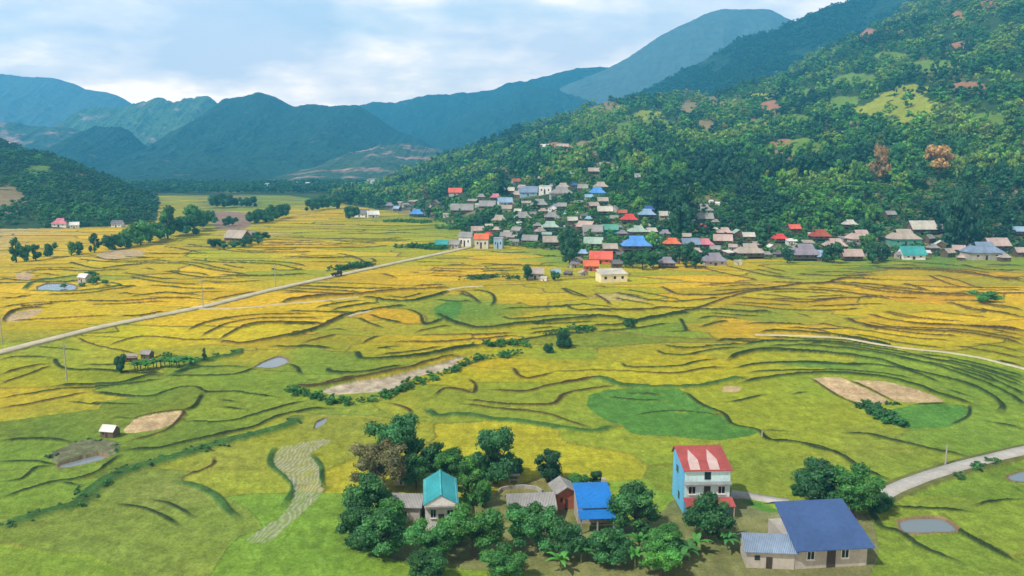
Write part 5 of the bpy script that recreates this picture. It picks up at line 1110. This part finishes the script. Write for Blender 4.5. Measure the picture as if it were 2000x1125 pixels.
# banana plants with arching leaves
def banana_mesh(seed):
    r = random.Random(seed); V = []; Fc = []
    for i in range(11):
        a = i * 2.4 + r.random(); L = r.uniform(1.6, 2.3); el = r.uniform(.6, 1.35); b = len(V); ca, sa = math.cos(a), math.sin(a)
        for k in range(6):
            t = k / 5; rr = L * math.cos(el) * t * (1 + .2 * t); z = 1.3 + L * math.sin(el) * t - 1.0 * t * t * t; w = .30 * math.sin(math.pi * (.08 + .9 * t)) 
            V += [(rr*ca - w*sa, rr*sa + w*ca, z - .06), (rr*ca, rr*sa, z + .03), (rr*ca + w*sa, rr*sa - w*ca, z - .06)]
            if k: q = b + 3 * k; Fc += [(q-3, q-2, q+1, q), (q-2, q-1, q+2, q+1)]
    return mesh_np('leaves', V, np.array(Fc), LEAF, np.tile([1.1, 1.15, .9], (len(V), 1)))
BM = [banana_mesh(i) for i in range(3)]; st = MB(); st.tube([(0,0,-.1),(0,0,1.4)], [.14,.09], 7); STM = st.mesh('stem', mat_plain('green_stem', (.14,.17,.06)))
def banana(px, py, label, s=1.0, group='banana plants round the farm'):
    x, y, z = at(px, py); o = bpy.data.objects.new('banana_plant', None); C.objects.link(o); o.location = (x, y, z); o.scale = (s,)*3; o.rotation_euler = (0, 0, random.uniform(0, 6)); o['label'] = label; o['category'] = 'banana plant'; o['group'] = group
    c = obj('leaves', random.choice(BM), o); c['tint'] = random.uniform(.25, .42); obj('stem', STM, o)
ORD = ['leftmost', 'second', 'third', 'fourth', 'fifth', 'sixth', 'seventh', 'eighth', 'ninth', 'tenth', 'eleventh', 'twelfth', 'thirteenth', 'fourteenth', 'fifteenth', 'sixteenth', 'seventeenth', 'eighteenth', 'nineteenth', 'twentieth']
def ordl(i, noun): return f'{ORD[i]} {noun}' if i == 0 else f'{ORD[i]} from left, {noun}'
def nth(px, xs): return sorted(xs).index(px)
BP = [(1205,1075),(1222,1088),(1248,1080),(1268,1092),(1300,1070),(1320,1085),(1345,1095),(1360,1082),(1150,1085),(1135,1100),(1420,1075),(1330,1110),(1240,1110),(1095,1115),(960,1115)]
b1 = [p[0] for p in BP if 1180 < p[0] < 1430]; b2 = [p[0] for p in BP if not 1180 < p[0] < 1430]
for px, py in BP:
    banana(px, py, ordl(nth(px, b1), 'banana plant in the rough garden left of the long roof') if 1180 < px < 1430 else ordl(nth(px, b2), 'banana plant among the lower grove trees'), .95, 'banana plants in the rough garden' if 1180 < px < 1430 else 'banana plants in the lower grove')
for i in range(16):
    px = 262 + i * 7.5 + random.uniform(-3, 3); py = 728 - i * .9 + random.uniform(-3, 3); banana(px, py, ordl(i, 'banana plant in the row below the little field hut'), 1.0, 'banana row by the field hut')
# ---------------------------------------------------------------- single trees with a place of their own
def ptree(name, label, px, py, wp, sh, ti, hf, group=None, cat_='tree', near=False):
    x, y, z = at(px, py); s = math.hypot(x, y, z - CAMZ) / F; w = wp * s
    return tree(name, label, x, y, z, w * 1.1, w * hf * 1.2, sh, ti, group, near, cat_)
for a in [(1716,356,38,'round',.97,1.6,'drooping golden orange bamboo clump, left of two on the dark slope'), (1832,352,52,'wide',1.0,1.0,'fan of golden orange dry bamboo, right of two on the dark slope')]:
    ptree('bamboo_clump', a[6], *a[:6], cat_='bamboo')
ptree('bush', 'round dark bush above the stream bed, upper right of two', 1102, 678, 30, 'bush', .12, 1.2, cat_='bush', near=True); ptree('bush', 'round dark bush above the stream bed, lower left of two', 1072, 688, 18, 'bush', .12, 1.2, cat_='bush', near=True)
ptree('bush', 'green bush on the dyke right of the stream', 1230, 640, 26, 'bush', .3, .9, cat_='bush'); ptree('tree', 'lone small tree right of the banana rows', 400, 708, 13, 'tall', .15, 1.8)
ptree('bush', 'dark bush at the left end of the banana rows', 236, 728, 26, 'bush', .2, 1.5, cat_='bush'); ptree('tree', 'dark green tree left of the long low tan shed', 1030, 548, 26, 'round', .18, 1.1)
ptree('bush', 'small dark green bush right of the tiny white wall hut', 1085, 548, 18, 'bush', .3, 1.3, cat_='bush')
ptree('bush', 'bright green shrub thicket in the gold terraces at right', 1925, 590, 46, 'bush', .48, .5, cat_='bush')
ptree('bush', 'green shrub in the bare gap of the stream bed', 985, 700, 16, 'bush', .3, 1.2, cat_='bush')
# left tree line along the plateau edge
line = [(32,512,24,.2,'tall'),(50,510,24,.25,'bush'),(70,508,20,.2,'tall'),(98,504,22,.22,'bush'),(140,500,16,.72,'tall'),(150,498,20,.2,'bush'),(185,494,22,.18,'tall'),(215,488,26,.3,'bush'),(240,486,26,.35,'bush'),(255,482,30,.4,'bush'),(275,478,30,.42,'round'),(292,474,30,.4,'bush'),(310,470,32,.3,'bush'),(328,466,32,.3,'tall'),(345,462,34,.22,'bush'),(362,458,34,.28,'bush'),(380,452,34,.4,'round'),(396,447,30,.3,'bush'),(404,440,26,.2,'bush')]
def row(pts, noun, grp, name='tree', cat_='tree', sh='bush', ti=.2, hf=1.1, k=1.2):
    for i, q in enumerate(sorted(pts)):
        ptree(name, ordl(i, noun), q[0], q[1], q[2] * k, q[4] if len(q) > 4 else sh, q[3] if len(q) > 3 else ti, (1.35 if len(q) > 4 and q[4] == 'tall' else hf), grp, cat_)
row([q for q in line if q[0] < 200], 'tree in the sparse row at left end of plateau edge', 'thin upright trees at the left end of the plateau edge', hf=1.3, k=1.1)
row([q for q in line if q[0] > 200], 'tree of the dense row below the left hill', 'trees along the plateau edge below the left hill', hf=1.0, k=1.3)
row([(445,442,14),(455,440,16),(495,436,22),(510,434,24),(528,432,24),(543,428,26),(556,425,24),(520,436,20)], 'dark tree of the short row right of the brown field', 'trees right of the brown field')
row([(420,406,22),(432,406,24),(447,405,22),(462,404,16),(488,404,18),(478,405,14)], 'dark tree of the copse on the distant flats', 'copse on the distant flats', ti=.08)
row([(610,412,20),(628,410,22),(645,408,22),(660,407,20),(632,400,18),(690,428,24),(745,400,16),(615,404,18),(680,424,14)], 'dark tree at the plateau end left of the village', 'trees left of the village by the plateau')
row([(418,482,24),(430,482,20),(500,470,24),(515,468,22),(488,478,24),(474,482,24),(456,484,18),(440,486,14),(505,476,14)], 'shrub ringing the grey tan farm', 'shrubs round the left field farm', 'shrub', 'shrub', ti=.22, hf=.8, k=1)
row([(1105,508,30),(1112,522,28),(1100,490,26),(1122,502,26),(1118,484,24)], 'dark tree of the clump left of the big orange red roof', 'dark clump left of the orange red house', 'broadleaf_tree', sh='round', ti=.12, hf=1.15, k=1.1)
row([(1235,524,30),(1255,527,30),(1275,524,28),(1222,522,24),(1290,520,22)], 'tree at the field edge right of the low cream building', 'field edge trees right of the cream building', 'broadleaf_tree', sh='round', ti=.22, hf=1.0, k=1.1)
row([(1340,522,36),(1358,524,28),(1326,516,26)], 'dark tree between the two purple grey roofs', 'trees between the two purple grey roofs', 'broadleaf_tree', sh='round', ti=.14, hf=1.0, k=1.15)
row([(1538,514,24),(1628,514,32),(1704,514,32),(1722,511,28),(1614,512,22)], 'dark tree at the field edge of the right village', 'field edge trees of the right village', 'broadleaf_tree', sh='round', ti=.12, hf=1.0, k=1.1)
row([(1862,478,46),(1885,480,46),(1848,470,36),(1875,470,44)], 'very tall dark tree left of the large blue grey roof', 'tall dark trees at the right', 'broadleaf_tree', sh='round', ti=.02, hf=1.7, k=1.1)
row([(1318,440,42),(1340,436,44),(1330,456,36),(1350,458,30)], 'dark tree left of the two grey roofs', 'dark trees left of the grey pair', 'broadleaf_tree', sh='round', ti=.05, hf=1.3, k=1.1)
row([(180,556,16),(190,552,14),(172,545,18),(186,540,12),(160,560,10),(125,562,10),(205,556,12)], 'shrub beside the white roofed hut and grey pond', 'shrubs by the white roofed hut', 'shrub', 'shrub', ti=.35, hf=.9, k=1)

# ---------------------------------------------------------------- wood on the slopes and trees between the houses
def infield(x, y):
    return (terr(x, y) < .05)
def jgrid(u0, u1, y0, y1, sp):
    out = []; y = y0
    while y < y1:
        s = sp(y); n = int((u1 - u0) * y / s); xs = (np.linspace(u0, u1, n) * y) + rng.uniform(-.45, .45, n) * s; out.append(np.column_stack([xs, y + rng.uniform(-.45, .45, n) * s])); y += s * .9
    return np.concatenate(out)
P = jgrid(-.22, .78, 335, 1380, lambda y: 4.6 + y * .0042)
zA, zL, tAA, tLL = hillparts(P[:, 0], P[:, 1]); ok = ((tAA < .14) | (fbm(P[:, 0] / 28, P[:, 1] / 40, 3, 151) < .60) | (rng.random(len(P)) < .25)) & (tAA > -.004) & (zA >= 0) & (tAA < 1.08); P = P[ok]; tAA = tAA[ok]; z = terr(P[:, 0], P[:, 1]); ppx, ppy = project(P[:, 0], P[:, 1], z)
keep = np.ones(len(P), bool)
for a, b, rx, ry in CLEAR: keep &= ~((((ppx - a) / rx)**2 + ((ppy - b) / ry)**2 < .92) & (rng.random(len(P)) < .93))
keep &= ~((np.abs(ppx - 1716) < 26) & (ppy > 345) & (ppy < 410)); keep &= ~((np.abs(ppx - 1832) < 34) & (ppy > 340) & (ppy < 400))
vz = (ppy > 375) & (ppx > 700) & (tAA < .2)
hpx = np.array([h[0] for h in HOUSES]); 
size = rng.uniform(3.8, 11.5, len(P)) * np.where(vz, .80, 1.0); scl = F / P[:, 1]
for (hx, hy, hwid, hyd, lb, wx, wr) in HOUSES:
    # a tree standing before a house must not cover its roof
    hs = hwid * .5; hh2 = hwid * .62
    front = (P[:, 1] < hyd + 1.5) & (np.abs(ppx - hx) < hs + size * scl * .34) & (ppy - size * scl * .95 < hy - 3) & (ppy > hy - 4)
    keep &= ~(front & (rng.random(len(P)) < .90)); keep &= ~(np.hypot(P[:, 0] - wx, P[:, 1] - hyd - wr * .35) < wr * .62)
thin = vz & (rng.random(len(P)) < .05); keep &= ~thin
P, z, ppx, ppy, tAA, size, vz = P[keep], z[keep], ppx[keep], ppy[keep], tAA[keep], size[keep], vz[keep]
patch = fbm(P[:, 0] / 45, P[:, 1] / 60, 3, 60); tint = np.clip(.04 + (patch - .33) * 2.3 + rng.normal(0, .12, len(P)), 0, .74)
tint = np.where(rng.random(len(P)) < .035, rng.uniform(.78, .9, len(P)), tint)
tint = np.where((np.abs(ppx - 1230) < 110) & (ppy > 350) & (ppy < 410), np.clip(tint + .22, 0, .66), tint)
tint = np.where((ppx > 1780) & (ppy > 350) & (ppy < 490), tint * .35, tint); tint = np.where((np.abs(ppx - 1340) < 60) & (ppy > 410) & (ppy < 470), tint * .3, tint)
tint = np.where((np.abs(ppx - 1195) < 75) & (np.abs(ppy - 245) < 40), np.clip(tint + .25, 0, .74), tint); tint = np.where(vz, tint * .75, tint)
hgt = size * rng.uniform(.85, 1.35, len(P)) + np.where((ppy > 300) & ~vz, 2.0, 0); hgt = np.where((ppx > 1820) & (ppx < 1900) & (ppy > 420) & (ppy < 480), hgt * 1.5, hgt)
vis = (ppx > -20) & (ppx < 2020) & (ppy > -10)
score = size / np.hypot(P[:, 0], P[:, 1]) * vis
rank = np.argsort(-score); NIND = 296 - NTREE; print('single trees so far', NTREE); ind = rank[:NIND]; isind = np.zeros(len(P), bool); isind[ind] = True
TW = lambda t: 'dark green' if t < .25 else 'green' if t < .45 else 'bright green' if t < .76 else 'greyish brown'
HX = np.array([h[5] for h in HOUSES]); HY = np.array([h[3] for h in HOUSES])
from collections import defaultdict
LG = defaultdict(list)
for i in ind:
    sh = random.choice(['round', 'round', 'wide', 'tall', 'bamboo']); j = int(np.argmin((HX - P[i, 0])**2 * 1.0 + (HY - P[i, 1])**2)); h = HOUSES[j]
    rel = 'left of' if ppx[i] < h[0] - h[2] * .5 else 'right of' if ppx[i] > h[0] + h[2] * .5 else 'behind' if P[i, 1] > h[3] else 'before'
    kind = {'round': 'bushy tree', 'wide': 'spreading tree', 'tall': 'slim tree', 'bamboo': 'bamboo clump'}[sh]
    LG[TW(tint[i]), kind, rel, ' '.join(h[4].split()[:8])].append((ppx[i], i, sh))
used = set()
for (tw, kind, rel, hl), L in LG.items():
    L.sort(); n = len(L)
    for q, (_, i, sh) in enumerate(L):
        pre = '' if n == 1 else 'leftmost ' if q == 0 else 'rightmost ' if q == n - 1 else ORD[q] + ' '
        lb = ' '.join(f'{pre}{tw} {kind} {rel} the {hl}'.split()[:16])
        if lb in used: lb = ' '.join(('taller ' + lb).split()[:16])
        used.add(lb); tree('bamboo_clump' if sh == 'bamboo' else 'broadleaf_tree', lb, P[i, 0], P[i, 1], z[i], size[i] * 1.1, hgt[i], sh, tint[i], 'trees among the village houses', False, 'bamboo' if sh == 'bamboo' else 'tree')
P, z, size, hgt, tint, ppx = P[~isind], z[~isind], size[~isind], hgt[~isind], tint[~isind], ppx[~isind]
# eight trees at the wood's edge lend their crowns to the wood behind them
o8 = np.argsort(-np.where((ppx > 1250) & (ppx < 1980), size / P[:, 1], 0))[:8]; o8 = o8[np.argsort(ppx[o8])]; SRC = []
for n_, i in enumerate(o8):
    o = bpy.data.objects.new('edge_tree', None); C.objects.link(o); o.location = (P[i, 0], P[i, 1], z[i]); o.scale = (size[i], size[i], hgt[i]); o['label'] = ordl(n_, 'tree at the lower edge of the hillside wood'); o['category'] = 'tree'; o['group'] = 'trees at the lower edge of the hillside wood'
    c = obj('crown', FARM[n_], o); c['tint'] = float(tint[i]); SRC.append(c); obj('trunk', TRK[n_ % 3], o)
m = np.ones(len(P), bool); m[o8] = False; P, z, size, hgt, tint = P[m], z[m], size[m], hgt[m], tint[m]
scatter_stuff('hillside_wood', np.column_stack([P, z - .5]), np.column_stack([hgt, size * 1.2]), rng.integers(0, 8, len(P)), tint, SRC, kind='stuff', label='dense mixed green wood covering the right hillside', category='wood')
# undergrowth between houses and at the foot of the wood
Q = jgrid(-.2, .7, 336, 560, lambda y: 3.4); _, _, tq, _ = hillparts(Q[:, 0], Q[:, 1]); zq = terr(Q[:, 0], Q[:, 1]); qx, qy = project(Q[:, 0], Q[:, 1], zq); k = (tq > -.006) & (rng.random(len(Q)) < .85)
for (hx, hy, hwid, hyd, lb, wx, wr) in HOUSES: k &= ~((np.abs(Q[:, 0] - wx) < wr * .6) & (Q[:, 1] > hyd - 2) & (Q[:, 1] < hyd + wr * .9))
Q, zq = Q[k], zq[k]; n = len(Q); sz = rng.uniform(1.8, 4.0, n); tq = np.clip(.12 + (fbm(Q[:, 0] / 18, Q[:, 1] / 18, 3, 90) - .3) * 1.2, 0, .7); tq = np.where(rng.random(n) < .05, .8, tq)
scatter_stuff('undergrowth', np.column_stack([Q, zq - .4]), np.column_stack([sz * .95, sz * 1.3]), rng.integers(0, 6, n), tq, SRC, kind='stuff', label='low green undergrowth between the village houses', category='undergrowth')
# left hill and the dark ridge behind
Q = jgrid(-.82, -.34, 515, 1020, lambda y: 6.2 + y * .002); _, zl_, _, tl_ = hillparts(Q[:, 0], Q[:, 1]); k = (zl_ > .2) & (tl_ > .0) & (tl_ < 1.1); Q = Q[k]; zq = terr(Q[:, 0], Q[:, 1]); qx, qy = project(Q[:, 0], Q[:, 1], zq); k = np.ones(len(Q), bool)
for a, b, rx, ry in CLEAR: k &= ~((((qx - a) / rx)**2 + ((qy - b) / ry)**2) < .95)
k &= ~((fbm(Q[:, 0] / 40, Q[:, 1] / 40, 3, 33) > .60) & (rng.random(len(Q)) < .7)); Q, zq = Q[k], zq[k]; n = len(Q); sz = rng.uniform(4.5, 9, n)
scatter_stuff('left_hill_wood', np.column_stack([Q, zq - .5]), np.column_stack([sz, sz * 1.2]), rng.integers(0, 6, n), np.clip(.02 + (fbm(Q[:, 0] / 60, Q[:, 1] / 60, 3, 63) - .35) * .9, 0, .6), SRC, kind='stuff', label='dark green wood covering the low hill on the left', category='wood')
mt = [o for o in bpy.data.objects if o.name.startswith('mountain')][-1]; n0 = len(mt.data.vertices); co = np.empty(n0 * 3, np.float32); mt.data.vertices.foreach_get('co', co); co = co.reshape(179, 420, 3)
rr = rng.uniform(27, 178, 30000); cc = rng.uniform(20, 400, 30000); i0, j0 = rr.astype(int), cc.astype(int); fr, fc = (rr - i0)[:, None], (cc - j0)[:, None]; i1 = np.minimum(i0 + 1, 178); j1 = j0 + 1
Q = (co[i0, j0] * (1 - fc) + co[i0, j1] * fc) * (1 - fr) + (co[i1, j0] * (1 - fc) + co[i1, j1] * fc) * fr
k = (Q[:, 2] > np.maximum(terr(Q[:, 0], Q[:, 1]), 0) - 4) & (fbm(Q[:, 0] / 90, Q[:, 1] / 120, 3, 95) < .62); qx, qy = project(Q[:, 0], Q[:, 1], Q[:, 2]); k &= (qx > 1150) & (qx < 2150) & (qy > -60); Q = Q[k]; n = len(Q); sz = rng.uniform(7, 14, n)
scatter_stuff('ridge_wood', Q - [0, 0, 1.5], np.column_stack([sz * .9, sz * 1.3]), rng.integers(0, 6, n), rng.uniform(0, .22, n), SRC, kind='stuff', label='dark wood on the ridge behind the right hillside', category='wood')
Q = jgrid(-.5, .0, 1060, 1500, lambda y: 11); qx, qy = project(Q[:, 0], Q[:, 1], 0 * Q[:, 0]); k = (terr(Q[:, 0], Q[:, 1]) < 1) & (fbm(Q[:, 0] / 50, Q[:, 1] / 70, 3, 97) < .58); Q = Q[k]; n = len(Q); sz = rng.uniform(6, 11, n)
scatter_stuff('valley_wood', np.column_stack([Q, np.zeros(n)]), np.column_stack([sz, sz * 1.3]), rng.integers(0, 6, n), rng.uniform(0, .35, n), SRC, kind='stuff', label='dark trees across the far valley floor round the distant town', category='wood')
# thickets along the stream and on the dykes
def thicket(name, label, reg, s, w, sp, smin, smax, t0, t1):
    P = wline(reg, s); seg = np.hypot(*np.diff(P, axis=0).T); q = np.r_[0, seg.cumsum()]; n = int(q[-1] * w / sp); a = rng.uniform(0, q[-1], n)
    Q = np.column_stack([np.interp(a, q, P[:, 0]), np.interp(a, q, P[:, 1])]) + rng.normal(0, w * .28, (n, 2)); sz = rng.uniform(smin, smax, n)
    scatter_stuff(name, np.column_stack([Q, np.full(n, -.25)]), np.column_stack([sz * .9, sz * 1.25]), rng.integers(0, 6, n), rng.uniform(t0, t1, n), SRC, kind='stuff', label=label, category='shrubs')
thicket('stream_shrubs', 'strip of green shrubs along the lower bank of the stony stream bed', 2, '60,690 150,720 280,750 400,760 560,745 700,690 830,640 960,590 1050,570 1080,540 1180,500 1300,480 1420,455', 3.0, 1.5, .8, 1.9, .3, .5)
thicket('bank_shrubs', 'shrubs on the upper bank right of the stony stream', 2, '1220,425 1300,410 1400,400 1460,420', 5, 1.8, .8, 2.0, .3, .5)
thicket('bank_shrubs', 'shrubs on the broad dyke before the right terraces', 2, '1600,350 1700,335 1800,320 1880,330', 5, 1.8, .8, 2.0, .25, .45)
thicket('dyke_shrubs', 'wide shrubby dyke crossing the lower left fields', 4, '0,830 150,790 300,740 420,710 500,640 600,570 750,510 900,470 1100,410 1300,350 1500,300 1620,260 1660,215', 3.2, 1.6, .5, 1.5, .15, .4)
thicket('hedge', 'thick dark green hedge block in the lower right fields', 1, '1262,690 1310,722 1370,752 1430,785', 2.6, .45, 1.4, 2.2, .22, .34)
thicket('hedge', 'low dark hedge along the top of the small green plot', 1, '1330,682 1400,684 1480,692', 1.2, .9, .8, 1.3, .15, .25)
thicket('field_shrubs', 'green thicket beside the road before the village', 7, '510,655 600,650 700,660 830,670', 9, 2.2, 1.6, 3.2, .25, .45)
thicket('field_shrubs', 'dark green roadside thicket behind the small truck', 7, '-10,835 100,815 240,795', 7, 1.8, 1.6, 3.0, .15, .35)
thicket('field_shrubs', 'low scrub on the grey green dyke left of the long tan shed', 10, '560,110 650,100 800,95 1000,110', 8, 3, 1.0, 2.2, .2, .45)
thicket('field_shrubs', 'row of leafy plants along the dyke by the field hut', 3, '850,945 950,965 1040,975 1150,965 1300,925', 2.4, 2, .8, 1.9, .3, .5)
thicket('village_edge_scrub', 'scrub and tall grass on the field edge below the left village', 7, '380,455 500,450 640,460 720,455', 10, 3, 1.4, 3.0, .35, .6)
thicket('village_edge_scrub', 'bright green scrub beside the upper village fields', 7, '810,500 900,505 1040,500', 16, 4, 1.6, 3.4, .4, .6)
thicket('pond_scrub', 'scrub round the rocky bank of the hut pond', 4, '265,445 330,405 430,365 520,345 600,370 660,390 640,430', 1.6, 1.2, .5, 1.2, .15, .4)
thicket('road_scrub', 'scrub on the lower verge of the concrete road', 5, '1690,335 1760,300 1830,270 1900,250', 1.6, 1.2, .6, 1.6, .25, .4)
# ---------------------------------------------------------------- air
X0, X1, Y0, Y1, Z0, Z1 = -9000, 9000, -300, 5950, -15, 1080
hz = MB(); hz.box(X0, X1, Y0, Y1, Z0, Z1); hm_ = bpy.data.materials.new('haze'); hm_.use_nodes = True; t = hm_.node_tree; t.nodes.clear(); mo = t.nodes.new('ShaderNodeOutputMaterial'); pv = t.nodes.new('ShaderNodeVolumePrincipled')
pv.inputs['Color'].default_value = (.09, .53, 1.0, 1); pv.inputs['Density'].default_value = 2.15e-4; pv.inputs['Anisotropy'].default_value = 0; t.links.new(pv.outputs[0], mo.inputs['Volume'])
hz.build('haze', hm_, kind='stuff')
